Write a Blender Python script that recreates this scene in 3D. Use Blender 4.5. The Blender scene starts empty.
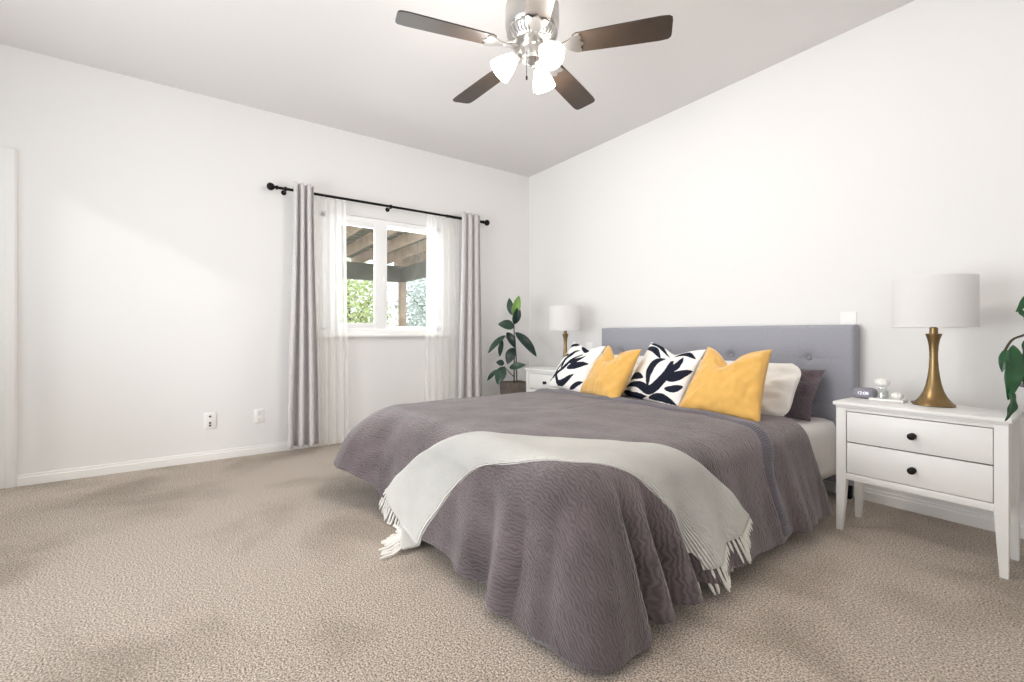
import bpy, bmesh, math, random
from mathutils import Vector, Matrix, noise

# ------------------------------------------------------------------ camera, world, light
SC = bpy.context.scene
COL = SC.collection
random.seed(7)
PI = math.pi
FPX, PCX, HORIZON = 455.0, 512.0, 334.0
CAM = Vector((4.577, -3.532, 1.06))
FWD = Vector((-0.8141, 0.5807, 0.0))
RGT = Vector((0.5807, 0.8141, 0.0))

cd = bpy.data.cameras.new('camera')
cam = bpy.data.objects.new('camera', cd)
COL.objects.link(cam)
cam.location = CAM
cam.rotation_euler = FWD.to_track_quat('-Z', 'Y').to_euler()
cd.sensor_fit = 'HORIZONTAL'
cd.sensor_width = 36.0
cd.lens = FPX / 1024.0 * 36.0
cd.shift_y = -(341.0 - HORIZON) / 1024.0
cd.clip_start = 0.02
SC.camera = cam

SC.view_settings.view_transform = 'Standard'
SC.view_settings.look = 'None'
SC.view_settings.gamma = 1.0
SC.view_settings.use_curve_mapping = False
SC.view_settings.exposure = 0.10
SC.cycles.max_bounces = 12
SC.cycles.diffuse_bounces = 7
SC.cycles.transparent_max_bounces = 16
SC.cycles.caustics_reflective = False
SC.cycles.caustics_refractive = False
SC.cycles.sample_clamp_indirect = 6.0

world = bpy.data.worlds.new('sky')
SC.world = world
world.use_nodes = True
wn = world.node_tree
wn.nodes['Background'].inputs['Color'].default_value = (0.93, 0.97, 1.0, 1)
wn.nodes['Background'].inputs['Strength'].default_value = 2.1


def lamp_obj(name, kind, loc, energy, color=(1, 1, 1), direction=None, **kw):
    ld = bpy.data.lights.new(name, kind)
    ld.energy = energy
    ld.color = color
    for k, v in kw.items():
        setattr(ld, k, v)
    o = bpy.data.objects.new(name, ld)
    COL.objects.link(o)
    o.location = loc
    if direction is not None:
        o.rotation_euler = Vector(direction).to_track_quat('-Z', 'Y').to_euler()
    return o


SUN_DIR = Vector((-1.0, 2.2, -1.17))
lamp_obj('sun', 'SUN', (0, -20, 10), 0.9, (1.0, 0.97, 0.93), SUN_DIR, angle=math.radians(3.5))
# daylight of the unseen wide window behind the camera, and an added side fill
lamp_obj('window_daylight', 'AREA', (2.5, -5.34, 1.45), 98, (0.91, 0.955, 1.0), (0.0, 1, 0.36),
         spread=math.radians(142), shape='RECTANGLE', size=2.3, size_y=2.2)
lamp_obj('side_fill', 'AREA', (5.34, -4.5, 1.5), 13, (0.92, 0.96, 1.0), (-1, 0.2, 0.5),  # added fill lamp, no window known on this wall
         shape='RECTANGLE', size=1.4, size_y=1.3)
lamp_obj('garden_window_daylight', 'AREA', (-0.35, -1.85, 1.75), 22, (0.93, 0.97, 1.0), (1, 0, -0.1),
         shape='RECTANGLE', size=1.1, size_y=1.0)


# ------------------------------------------------------------------ materials
def lin(c):
    return tuple(((v / 255.0) / 12.92 if v / 255.0 <= 0.04045 else ((v / 255.0 + 0.055) / 1.055) ** 2.4) for v in c)


def mat(name, rgb, rough=0.6, metal=0.0, var=0.0, scale=20.0, bump=0.0, bscale=80.0, sheen=0.0, spec=0.5,
        coat=0.0, emit=None, estr=0.0, kind='noise', bdist=0.01):
    m = bpy.data.materials.new(name)
    m.use_nodes = True
    nt = m.node_tree
    b = nt.nodes['Principled BSDF']
    c = lin(rgb)
    b.inputs['Base Color'].default_value = (*c, 1)
    b.inputs['Roughness'].default_value = rough
    b.inputs['Metallic'].default_value = metal
    b.inputs['Specular IOR Level'].default_value = spec
    b.inputs['Sheen Weight'].default_value = sheen
    b.inputs['Coat Weight'].default_value = coat
    b.inputs['Coat Roughness'].default_value = 0.35
    if emit:
        b.inputs['Emission Color'].default_value = (*emit, 1)
        b.inputs['Emission Strength'].default_value = estr
    tc = nt.nodes.new('ShaderNodeTexCoord')
    if var > 0:
        n = nt.nodes.new('ShaderNodeTexNoise')
        n.inputs['Scale'].default_value = scale
        n.inputs['Detail'].default_value = 4
        nt.links.new(tc.outputs['Object'], n.inputs['Vector'])
        r = nt.nodes.new('ShaderNodeValToRGB')
        r.color_ramp.elements[0].position = 0.3
        r.color_ramp.elements[1].position = 0.7
        r.color_ramp.elements[0].color = (*[v * (1 - var) for v in c], 1)
        r.color_ramp.elements[1].color = (*[min(1, v * (1 + var)) for v in c], 1)
        nt.links.new(n.outputs['Fac'], r.inputs['Fac'])
        nt.links.new(r.outputs['Color'], b.inputs['Base Color'])
    if bump > 0:
        if kind == 'noise':
            n2 = nt.nodes.new('ShaderNodeTexNoise')
            n2.inputs['Detail'].default_value = 3
            out = n2.outputs['Fac']
        else:
            n2 = nt.nodes.new('ShaderNodeTexVoronoi')
            out = n2.outputs['Distance']
        n2.inputs['Scale'].default_value = bscale
        nt.links.new(tc.outputs['Object'], n2.inputs['Vector'])
        bp = nt.nodes.new('ShaderNodeBump')
        bp.inputs['Strength'].default_value = bump
        bp.inputs['Distance'].default_value = bdist
        nt.links.new(out, bp.inputs['Height'])
        nt.links.new(bp.outputs['Normal'], b.inputs['Normal'])
    return m


def wave_cloth(name, rgb, ribs, distort, var, sheen=0.5, bump=0.6, direction='X', rough=0.9, bdist=0.006, wscale=3.0):
    """ribbed cloth, the ribs laid along the cloth's own unrolled UVs"""
    m = bpy.data.materials.new(name)
    m.use_nodes = True
    nt = m.node_tree
    b = nt.nodes['Principled BSDF']
    c = lin(rgb)
    b.inputs['Roughness'].default_value = rough
    b.inputs['Sheen Weight'].default_value = sheen
    b.inputs['Sheen Roughness'].default_value = 0.5
    b.inputs['Specular IOR Level'].default_value = 0.2
    uv = nt.nodes.new('ShaderNodeUVMap')
    w = nt.nodes.new('ShaderNodeTexWave')
    w.bands_direction = direction
    w.inputs['Scale'].default_value = ribs
    w.inputs['Distortion'].default_value = distort
    w.inputs['Detail'].default_value = 1.0
    w.inputs['Detail Scale'].default_value = wscale
    nt.links.new(uv.outputs['UV'], w.inputs['Vector'])
    n = nt.nodes.new('ShaderNodeTexNoise')
    n.inputs['Scale'].default_value = 5.0
    n.inputs['Detail'].default_value = 6
    nt.links.new(uv.outputs['UV'], n.inputs['Vector'])
    mx = nt.nodes.new('ShaderNodeMath')
    mx.operation = 'MULTIPLY_ADD'
    mx.inputs[1].default_value = 0.30
    nt.links.new(w.outputs['Fac'], mx.inputs[0])
    nt.links.new(n.outputs['Fac'], mx.inputs[2])
    r = nt.nodes.new('ShaderNodeValToRGB')
    r.color_ramp.elements[0].position = 0.3
    r.color_ramp.elements[1].position = 1.0
    r.color_ramp.elements[0].color = (*[v * (1 - var) for v in c], 1)
    r.color_ramp.elements[1].color = (*[min(1, v * (1 + var)) for v in c], 1)
    nt.links.new(mx.outputs[0], r.inputs['Fac'])
    nt.links.new(r.outputs['Color'], b.inputs['Base Color'])
    bp = nt.nodes.new('ShaderNodeBump')
    bp.inputs['Strength'].default_value = bump
    bp.inputs['Distance'].default_value = bdist
    nt.links.new(w.outputs['Fac'], bp.inputs['Height'])
    nt.links.new(bp.outputs['Normal'], b.inputs['Normal'])
    return m


def carpet_material():
    m = bpy.data.materials.new('carpet')
    m.use_nodes = True
    nt = m.node_tree
    b = nt.nodes['Principled BSDF']
    b.inputs['Roughness'].default_value = 1.0
    b.inputs['Specular IOR Level'].default_value = 0.05
    b.inputs['Sheen Weight'].default_value = 0.25
    tc = nt.nodes.new('ShaderNodeTexCoord')
    fine = nt.nodes.new('ShaderNodeTexNoise')
    fine.inputs['Scale'].default_value = 150
    fine.inputs['Detail'].default_value = 6
    fine.inputs['Roughness'].default_value = 0.7
    mid = nt.nodes.new('ShaderNodeTexNoise')
    mid.inputs['Scale'].default_value = 1.7
    mid.inputs['Detail'].default_value = 6
    mid.inputs['Distortion'].default_value = 0.35
    vo = nt.nodes.new('ShaderNodeTexVoronoi')
    vo.inputs['Scale'].default_value = 270
    for n in (fine, mid, vo):
        nt.links.new(tc.outputs['Object'], n.inputs['Vector'])
    r = nt.nodes.new('ShaderNodeValToRGB')
    e = r.color_ramp.elements
    e[0].position, e[1].position = 0.39, 0.62
    e[0].color = (*lin((98, 84, 72)), 1)
    e[1].color = (*lin((244, 232, 219)), 1)
    x = e.new(0.5)
    x.color = (*lin((190, 175, 160)), 1)
    nt.links.new(fine.outputs['Fac'], r.inputs['Fac'])
    r2 = nt.nodes.new('ShaderNodeValToRGB')
    r2.color_ramp.elements[0].position, r2.color_ramp.elements[1].position = 0.36, 0.52
    r2.color_ramp.elements[0].color = (0.74, 0.72, 0.69, 1)
    r2.color_ramp.elements[1].color = (1, 1, 1, 1)
    nt.links.new(mid.outputs['Fac'], r2.inputs['Fac'])
    mm = nt.nodes.new('ShaderNodeMix')
    mm.data_type = 'RGBA'
    mm.blend_type = 'MULTIPLY'
    mm.inputs[0].default_value = 1.0
    nt.links.new(r.outputs['Color'], mm.inputs[6])
    nt.links.new(r2.outputs['Color'], mm.inputs[7])
    nt.links.new(mm.outputs[2], b.inputs['Base Color'])
    ad = nt.nodes.new('ShaderNodeMath')
    ad.operation = 'ADD'
    nt.links.new(vo.outputs['Distance'], ad.inputs[0])
    nt.links.new(fine.outputs['Fac'], ad.inputs[1])
    bp = nt.nodes.new('ShaderNodeBump')
    bp.inputs['Strength'].default_value = 0.6
    bp.inputs['Distance'].default_value = 0.007
    nt.links.new(ad.outputs[0], bp.inputs['Height'])
    nt.links.new(bp.outputs['Normal'], b.inputs['Normal'])
    return m


def see_through(name, rgb, alpha, translucent):
    """a thin woven cloth: some light straight through, some scattered through, some back"""
    m = bpy.data.materials.new(name)
    m.use_nodes = True
    nt = m.node_tree
    nt.nodes.remove(nt.nodes['Principled BSDF'])
    out = nt.nodes['Material Output']
    c = (*lin(rgb), 1)
    d = nt.nodes.new('ShaderNodeBsdfDiffuse')
    d.inputs['Color'].default_value = c
    t = nt.nodes.new('ShaderNodeBsdfTranslucent')
    t.inputs['Color'].default_value = c
    p = nt.nodes.new('ShaderNodeBsdfTransparent')
    a = nt.nodes.new('ShaderNodeMixShader')
    a.inputs[0].default_value = translucent
    nt.links.new(d.outputs[0], a.inputs[1])
    nt.links.new(t.outputs[0], a.inputs[2])
    b = nt.nodes.new('ShaderNodeMixShader')
    b.inputs[0].default_value = alpha
    nt.links.new(p.outputs[0], b.inputs[1])
    nt.links.new(a.outputs[0], b.inputs[2])
    nt.links.new(b.outputs[0], out.inputs[0])
    return m


def glass_material(name, gloss=0.06):
    m = bpy.data.materials.new(name)
    m.use_nodes = True
    nt = m.node_tree
    nt.nodes.remove(nt.nodes['Principled BSDF'])
    out = nt.nodes['Material Output']
    p = nt.nodes.new('ShaderNodeBsdfTransparent')
    p.inputs['Color'].default_value = (0.96, 0.98, 0.97, 1)
    g = nt.nodes.new('ShaderNodeBsdfGlossy')
    g.inputs['Roughness'].default_value = 0.03
    a = nt.nodes.new('ShaderNodeMixShader')
    a.inputs[0].default_value = gloss
    nt.links.new(p.outputs[0], a.inputs[1])
    nt.links.new(g.outputs[0], a.inputs[2])
    nt.links.new(a.outputs[0], out.inputs[0])
    return m


M = {}
M['wall'] = mat('wall_paint', (239, 238, 237), 0.85, bump=0.06, bscale=160, spec=0.2, bdist=0.003)
M['ceiling'] = mat('ceiling_paint', (226, 223, 222), 0.9, bump=0.08, bscale=120, spec=0.1, bdist=0.003)
M['trim'] = mat('trim_paint', (246, 245, 243), 0.45, bump=0.02, bscale=60)
M['vinyl'] = mat('window_vinyl', (250, 250, 250), 0.35, bump=0.01, bscale=50)
M['carpet'] = carpet_material()
M['glass'] = glass_material('pane_glass')
M['jar_glass'] = glass_material('jar_glass', 0.16)
M['black'] = mat('black_iron', (22, 20, 19), 0.38, 0.6, bump=0.03, bscale=90)
M['bronze_knob'] = mat('dark_bronze', (26, 23, 22), 0.35, 0.5, bump=0.02, bscale=90)
M['curtain'] = mat('curtain_linen', (214, 211, 211), 0.95, var=0.04, scale=60, bump=0.15, bscale=500, sheen=0.15, spec=0.1)
M['sheer'] = see_through('sheer_voile', (253, 252, 250), 0.5, 0.55)
M['furniture'] = mat('white_lacquer', (240, 239, 236), 0.4, bump=0.02, bscale=70, var=0.01, scale=9)
M['gap'] = mat('shadow_gap_board', (120, 116, 112), 0.8, bump=0.02)
M['headboard'] = mat('grey_linen', (164, 165, 174), 0.95, var=0.13, scale=170, bump=0.35, bscale=420, sheen=0.2, spec=0.1, bdist=0.004)
M['comforter'] = wave_cloth('plush_comforter', (102, 91, 94), 23.0, 8.0, 0.55, sheen=0.40, bump=0.42, direction='Y', bdist=0.007, wscale=1.3)
M['cuff'] = wave_cloth('plush_underside', (95, 88, 98), 30.0, 1.5, 0.2, sheen=0.5, bump=0.6, direction='X', bdist=0.006)
M['throw'] = wave_cloth('knit_throw', (247, 245, 239), 26.0, 1.0, 0.08, sheen=0.15, bump=1.0, direction='X', bdist=0.008)
M['tassel'] = mat('knit_yarn', (247, 245, 239), 0.95, var=0.05, scale=90, bump=0.3, bscale=300)
M['sheet'] = mat('white_cotton', (240, 236, 232), 0.9, bump=0.12, bscale=14, sheen=0.1, spec=0.15, bdist=0.03)
M['pillow'] = mat('white_pillow_cotton', (241, 238, 233), 0.9, bump=0.14, bscale=13, sheen=0.1, spec=0.15, bdist=0.03)
M['sham'] = wave_cloth('sham_plush', (98, 86, 92), 22.0, 6.0, 0.3, sheen=0.3, bump=0.5, direction='DIAGONAL')
M['mustard'] = mat('mustard_velvet', (224, 176, 94), 0.75, var=0.05, scale=9, bump=0.1, bscale=18, sheen=0.5, spec=0.2, bdist=0.02)
M['print_white'] = mat('print_cotton', (243, 241, 238), 0.9, bump=0.1, bscale=16, spec=0.15, bdist=0.02)
M['print_navy'] = mat('print_navy_ink', (29, 33, 47), 0.85, bump=0.1, bscale=16, spec=0.15, bdist=0.02)
M['shade'] = see_through('lamp_shade_linen', (247, 246, 245), 1.0, 0.35)
M['brass'] = mat('antique_brass', (150, 126, 88), 0.34, 1.0, var=0.08, scale=30, bump=0.02, bscale=200)
M['nickel'] = mat('brushed_nickel', (205, 203, 200), 0.28, 1.0, bump=0.02, bscale=200)
M['blade'] = mat('espresso_blade', (46, 34, 25), 0.5, 0.0, var=0.2, scale=18, coat=0.3, bump=0.02)
M['bulb_glass'] = mat('frosted_lamp_glass', (250, 246, 238), 0.4, emit=(1.0, 0.93, 0.82), estr=3.2, bump=0.01)
M['leaf'] = mat('rubber_leaf', (38, 70, 52), 0.35, var=0.25, scale=8, spec=0.5, bump=0.05, bscale=40)
M['leaf_dark'] = mat('rubber_leaf_dark', (26, 48, 42), 0.35, var=0.25, scale=8, spec=0.5, bump=0.05, bscale=40)
M['leaf_new'] = mat('rubber_leaf_new', (120, 158, 74), 0.4, var=0.2, scale=8, spec=0.4, bump=0.05, bscale=40)
M['vine'] = mat('vine_leaf', (30, 80, 42), 0.3, var=0.3, scale=12, spec=0.5, bump=0.1, bscale=30)
M['stem'] = mat('plant_stem', (66, 58, 40), 0.7, var=0.2, scale=30, bump=0.2)
M['pot'] = mat('pot_stoneware', (116, 104, 98), 0.7, var=0.12, scale=18, bump=0.15, bscale=40)
M['soil'] = mat('potting_soil', (52, 40, 32), 1.0, var=0.4, scale=60, bump=0.8, bscale=60)
M['speaker'] = mat('speaker_fabric', (150, 148, 157), 0.95, var=0.12, scale=300, bump=0.3, bscale=600, spec=0.1)
M['digits'] = mat('display_digits', (235, 235, 245), 0.5, emit=(0.85, 0.87, 1.0), estr=0.7, bump=0.01)
M['porcelain'] = mat('white_porcelain', (248, 247, 244), 0.35, bump=0.03, bscale=40)
M['socket'] = mat('socket_dark', (48, 46, 45), 0.6, bump=0.02)
M['plate'] = mat('plate_plastic', (246, 245, 243), 0.4, bump=0.01)
M['dark_metal'] = mat('bed_metal', (20, 19, 20), 0.5, 0.3, bump=0.03)
M['cedar'] = mat('cedar_wood', (182, 160, 140), 0.8, var=0.22, scale=6, bump=0.15, bscale=30)
M['cedar_grey'] = mat('weathered_wood', (112, 112, 100), 0.85, var=0.2, scale=5, bump=0.15, bscale=30)
M['leafage'] = mat('garden_leaf', (198, 210, 150), 0.7, var=0.3, scale=5, bump=0.05)
M['leafage_blue'] = mat('garden_leaf_silver', (196, 206, 204), 0.7, var=0.3, scale=5, bump=0.05)
M['bark'] = mat('tree_bark', (96, 82, 66), 0.9, var=0.3, scale=20, bump=0.4, bscale=30)
M['ground'] = mat('garden_paving', (176, 170, 158), 0.9, var=0.15, scale=4, bump=0.2)


# ------------------------------------------------------------------ builders
class MB:
    """collects shapes into one mesh"""

    def __init__(self):
        self.bm = bmesh.new()
        self.uv = None

    def box(self, c, s, bevel=0.0, rot=None, seg=2):
        r = bmesh.ops.create_cube(self.bm, size=1.0)
        vs = r['verts']
        bmesh.ops.scale(self.bm, vec=Vector(s), verts=vs)
        if bevel > 0:
            es = list({e for v in vs for e in v.link_edges})
            rb = bmesh.ops.bevel(self.bm, geom=es, offset=bevel, segments=seg, profile=0.5, affect='EDGES')
            vs = list({v for f in rb['faces'] for v in f.verts} | {v for v in vs if v.is_valid})
        if rot is not None:
            bmesh.ops.rotate(self.bm, cent=(0, 0, 0), matrix=rot, verts=vs)
        bmesh.ops.translate(self.bm, vec=Vector(c), verts=vs)
        return self

    def lathe(self, prof, c=(0, 0, 0), seg=40, sx=1.0, sy=1.0, rot=None, cap=True):
        rings = []
        R = rot if rot is not None else Matrix.Identity(3)
        c = Vector(c)
        for (r, z) in prof:
            if r < 1e-6:
                rings.append([self.bm.verts.new(c + R @ Vector((0, 0, z)))])
            else:
                rings.append([self.bm.verts.new(c + R @ Vector((r * sx * math.cos(2 * PI * k / seg), r * sy * math.sin(2 * PI * k / seg), z)))
                              for k in range(seg)])
        for a, b in zip(rings, rings[1:]):
            if len(a) == 1 and len(b) == 1:
                continue
            for k in range(seg):
                k2 = (k + 1) % seg
                if len(a) == 1:
                    self.bm.faces.new((a[0], b[k2], b[k]))
                elif len(b) == 1:
                    self.bm.faces.new((a[k], a[k2], b[0]))
                else:
                    self.bm.faces.new((a[k], a[k2], b[k2], b[k]))
        if cap:
            if len(rings[0]) > 1:
                self.bm.faces.new(list(reversed(rings[0])))
            if len(rings[-1]) > 1:
                self.bm.faces.new(rings[-1])
        return self

    def tube(self, pts, rad, seg=10):
        pts = [Vector(p) for p in pts]
        rads = rad if isinstance(rad, (list, tuple)) else [rad] * len(pts)
        rings = []
        up = Vector((0.13, 0.31, 0.94)).normalized()
        for i, p in enumerate(pts):
            d = (pts[min(i + 1, len(pts) - 1)] - pts[max(i - 1, 0)]).normalized()
            u = d.cross(up)
            if u.length < 0.05:
                u = d.cross(Vector((1, 0, 0)))
            u.normalize()
            w = d.cross(u).normalized()
            rings.append([self.bm.verts.new(p + (u * math.cos(2 * PI * k / seg) + w * math.sin(2 * PI * k / seg)) * rads[i]) for k in range(seg)])
        for a, b in zip(rings, rings[1:]):
            for k in range(seg):
                k2 = (k + 1) % seg
                self.bm.faces.new((a[k], a[k2], b[k2], b[k]))
        self.bm.faces.new(list(reversed(rings[0])))
        self.bm.faces.new(rings[-1])
        return self

    def prism(self, outline, z0, z1, mtx=None):
        """outline: list of (x, y), extruded z0..z1, then moved by the 4x4 mtx"""
        mt = mtx if mtx is not None else Matrix.Identity(4)
        a = [self.bm.verts.new(mt @ Vector((x, y, z0))) for x, y in outline]
        b = [self.bm.verts.new(mt @ Vector((x, y, z1))) for x, y in outline]
        n = len(a)
        self.bm.faces.new(list(reversed(a)))
        self.bm.faces.new(b)
        for k in range(n):
            self.bm.faces.new((a[k], a[(k + 1) % n], b[(k + 1) % n], b[k]))
        return self

    def grid(self, rows, closed=False, uvs=None, mats=None):
        """rows of points joined into quads"""
        vs = [[self.bm.verts.new(p) for p in row] for row in rows]
        if uvs is not None and self.uv is None:
            self.uv = self.bm.loops.layers.uv.new('UVMap')
        n = len(rows[0])
        for i in range(len(rows) - 1):
            for j in range(n if closed else n - 1):
                j2 = (j + 1) % n
                try:
                    f = self.bm.faces.new((vs[i][j], vs[i][j2], vs[i + 1][j2], vs[i + 1][j]))
                except ValueError:
                    continue
                if mats is not None:
                    f.material_index = mats(i, j)
                if uvs is not None:
                    for lp, (a, b) in zip(f.loops, ((i, j), (i, j2), (i + 1, j2), (i + 1, j))):
                        lp[self.uv].uv = uvs[a][b]
        return vs

    def build(self, name, material, parent=None, smooth=True, weld=False, angle=35, recalc=True):
        if weld:
            bmesh.ops.remove_doubles(self.bm, verts=self.bm.verts, dist=1e-5)
        if recalc:
            bmesh.ops.recalc_face_normals(self.bm, faces=self.bm.faces)
        me = bpy.data.meshes.new(name)
        self.bm.to_mesh(me)
        self.bm.free()
        for m in (material if isinstance(material, (list, tuple)) else [material]):
            me.materials.append(m)
        if smooth:
            me.polygons.foreach_set('use_smooth', [True] * len(me.polygons))
            me.set_sharp_from_angle(angle=math.radians(angle))
        o = bpy.data.objects.new(name, me)
        COL.objects.link(o)
        if parent is not None:
            o.parent = parent
        return o


def tag(o, label=None, cat=None, group=None, kind=None):
    if label:
        o['label'] = label
    if cat:
        o['category'] = cat
    if group:
        o['group'] = group
    if kind:
        o['kind'] = kind
    return o


def thing(name, label, cat, loc=(0, 0, 0), rz=0.0, group=None):
    o = bpy.data.objects.new(name, None)
    COL.objects.link(o)
    o.empty_display_size = 0.1
    o.location = loc
    o.rotation_euler = (0, 0, rz)
    return tag(o, label, cat, group)


def struct(name, mb, material, parent=None, smooth=False):
    o = mb.build(name, material, parent, smooth=smooth)
    if parent is None:
        o['kind'] = 'structure'
    return o


def copy_tree(o, parent=None):
    c = o.copy()
    COL.objects.link(c)
    if parent is not None:
        c.parent = parent
    for ch in list(o.children):
        copy_tree(ch, c)
    return c


def solidify(o, t, offset=0.0):
    md = o.modifiers.new('thickness', 'SOLIDIFY')
    md.thickness = t
    md.offset = offset
    return o


def smoothstep(a, b, x):
    t = max(0.0, min(1.0, (x - a) / (b - a)))
    return t * t * (3 - 2 * t)


# ------------------------------------------------------------------ the room
X1, Y1, ZC = 5.4, -5.4, 3.05          # right wall, front wall, ceiling
T = 0.16
WY0, WY1, WZ0, WZ1 = -2.50, -1.24, 1.09, 2.235   # window opening in the left wall

struct('floor', MB().box((X1 / 2, Y1 / 2, -0.05), (X1 + 2 * T, -Y1 + 2 * T, 0.1)), M['carpet'])
struct('ceiling', MB().box((X1 / 2, Y1 / 2, ZC + 0.1), (X1 + 2 * T, -Y1 + 2 * T, 0.2)), M['ceiling'])


def wall_x(xc, y0, y1, holes):
    """wall in the plane x = const, with rectangular holes (ya, yb, za, zb) sorted by y"""
    mb = MB()
    y = y0
    for (ya, yb, za, zb) in holes:
        mb.box((xc, (y + ya) / 2, ZC / 2), (T, ya - y, ZC))
        if za > 0:
            mb.box((xc, (ya + yb) / 2, za / 2), (T, yb - ya, za))
        mb.box((xc, (ya + yb) / 2, (zb + ZC) / 2), (T, yb - ya, ZC - zb))
        y = yb
    mb.box((xc, (y + y1) / 2, ZC / 2), (T, y1 - y, ZC))
    return mb


def wall_y(yc, x0, x1, holes):
    mb = MB()
    x = x0
    for (xa, xb, za, zb) in holes:
        mb.box(((x + xa) / 2, yc, ZC / 2), (xa - x, T, ZC))
        if za > 0:
            mb.box(((xa + xb) / 2, yc, za / 2), (xb - xa, T, za))
        mb.box(((xa + xb) / 2, yc, (zb + ZC) / 2), (xb - xa, T, ZC - zb))
        x = xb
    mb.box(((x + x1) / 2, yc, ZC / 2), (x1 - x, T, ZC))
    return mb


DY0, DY1, DZ = -5.34, -4.58, 2.25      # doorway at the far left of the left wall
struct('wall_left', wall_x(-T / 2, Y1 - T, T, [(DY0, DY1, 0, DZ), (WY0, WY1, WZ0, WZ1)]), M['wall'])
struct('wall_back', wall_y(T / 2, 0, X1 + T, []), M['wall'])
struct('wall_right', wall_x(X1 + T / 2, Y1 - T, 0, []), M['wall'])
SLX0, SLX1, SLZ = 0.50, 1.10, 2.75
struct('wall_front', wall_y(Y1 - T / 2, 0, X1, [(SLX0, SLX1, 0.12, SLZ)]), M['wall'])


def skirting(a, b, axis):
    mb = MB()
    for h, t in ((0.058, 0.017), (0.078, 0.010)):
        if axis == 'y':
            mb.box((t / 2, (a + b) / 2, h / 2), (t, abs(b - a), h), 0.002)
        else:
            mb.box(((a + b) / 2, -t / 2, h / 2), (abs(b - a), t, h), 0.002)
    return mb


struct('baseboard_left', skirting(-4.495, 0, 'y'), M['trim'])
struct('baseboard_back', skirting(0, X1, 'x'), M['trim'])

# door on the left wall, only its casing shows
d1 = struct('door_1', MB().box((-0.06, (DY0 + DY1) / 2, DZ / 2 - 0.005), (0.04, DY1 - DY0 - 0.02, DZ - 0.02), 0.003), M['trim'])
c = MB()
for (w0, w1, t) in ((DY1 - 0.012, DY1 + 0.085, 0.017), (DY1 + 0.030, DY1 + 0.078, 0.027)):
    c.box((t / 2, (w0 + w1) / 2, (DZ + 0.085) / 2), (t, w1 - w0, DZ + 0.085), 0.004)
c.box((0.0085, (DY0 + DY1) / 2, DZ + 0.0425), (0.017, DY1 - DY0, 0.085), 0.004)
c.box((-T / 2, DY1 - 0.008, DZ / 2), (T, 0.014, DZ), 0.002)
c.build('door_casing', M['trim'], d1)
MB().lathe([(0, 0), (0.026, 0), (0.026, 0.006), (0.011, 0.012), (0.011, 0.04), (0.028, 0.05), (0.028, 0.07), (0.012, 0.08), (0, 0.08)],
           (-0.04, DY0 + 0.07, 1.0), 24, rot=Matrix.Rotation(PI / 2, 3, 'Y')).build('door_handle', M['nickel'], d1)

# the garden window
w1 = MB()
fx, fd = -0.055, 0.07
for (y0, y1, z0, z1) in ((WY0, WY0 + 0.05, WZ0, WZ1), (WY1 - 0.05, WY1, WZ0, WZ1), (WY0, WY1, WZ0, WZ0 + 0.035), (WY0, WY1, WZ1 - 0.05, WZ1)):
    w1.box((fx, (y0 + y1) / 2, (z0 + z1) / 2), (fd, y1 - y0, z1 - z0), 0.004)
win = struct('window_1', w1, M['vinyl'], smooth=True)
ym = -1.895


def sash(y0, y1, z0, z1, x, w, wb, name):
    s = MB()
    for (a, b, p, q) in ((y0, y0 + w, z0, z1), (y1 - w, y1, z0, z1), (y0 + w, y1 - w, z0, z0 + wb), (y0 + w, y1 - w, z1 - wb, z1)):
        s.box((x, (a + b) / 2, (p + q) / 2), (0.036, b - a, q - p), 0.004)
    o = s.build(name, M['vinyl'], win)
    MB().box((x, (y0 + y1) / 2, (z0 + z1) / 2), (0.006, y1 - y0 - 2 * w + 0.01, z1 - z0 - 2 * wb + 0.01)).build('pane', M['glass'], o, smooth=False)
    return o


sash(WY0 + 0.05, ym + 0.04, WZ0 + 0.03, WZ1 - 0.045, -0.036, 0.12, 0.052, 'sliding_sash')
sash(ym + 0.005, WY1 - 0.05, WZ0 + 0.012, WZ1 - 0.03, -0.078, 0.06, 0.040, 'fixed_sash')
MB().box((0.018, (WY0 + WY1) / 2, WZ0 - 0.046), (0.10, WY1 - WY0 + 0.06, 0.026), 0.006).box((0.008, (WY0 + WY1) / 2, WZ0 - 0.012), (0.016, WY1 - WY0 + 0.02, 0.045), 0.004).build('window_sill', M['trim'], win)
MB().box((-0.012, ym + 0.02, 1.62), (0.014, 0.018, 0.06), 0.003).build('window_latch', M['vinyl'], win)

# unseen windows behind the camera; the frames with blinds are added dummies
w2 = MB()
for (x0, x1, z0, z1) in ((SLX0, SLX0 + 0.03, 0.12, SLZ), (SLX1 - 0.03, SLX1, 0.12, SLZ), (SLX0, SLX1, 0.12, 0.16), (SLX0, SLX1, SLZ - 0.03, SLZ)):
    w2.box(((x0 + x1) / 2, Y1 - 0.08, (z0 + z1) / 2), (x1 - x0, 0.06, z1 - z0), 0.003)
o = struct('window_2', w2, M['vinyl'])
MB().box(((SLX0 + SLX1) / 2, Y1 - 0.08, (0.12 + SLZ) / 2), (SLX1 - SLX0 - 0.04, 0.005, SLZ - 0.18)).build('pane', M['glass'], o, smooth=False)


def dummy_window(name, centre, w, h, rz):
    """an unseen dummy window: frame and drawn white blind added on solid wall"""
    mb = MB()
    for (x, z, sx, sz) in ((-w / 2, 0, 0.07, h + 0.07), (w / 2, 0, 0.07, h + 0.07), (0, -h / 2, w, 0.07), (0, h / 2, w, 0.07)):
        mb.box((x, -0.012, z), (sx, 0.024, sz), 0.004)
    o = struct(name, mb, M['trim'])
    o.location = centre
    o.rotation_euler = (0, 0, rz)
    MB().box((0, -0.006, 0), (w - 0.07, 0.006, h - 0.07)).build('dummy_blind', M['trim'], o, smooth=False)


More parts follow.
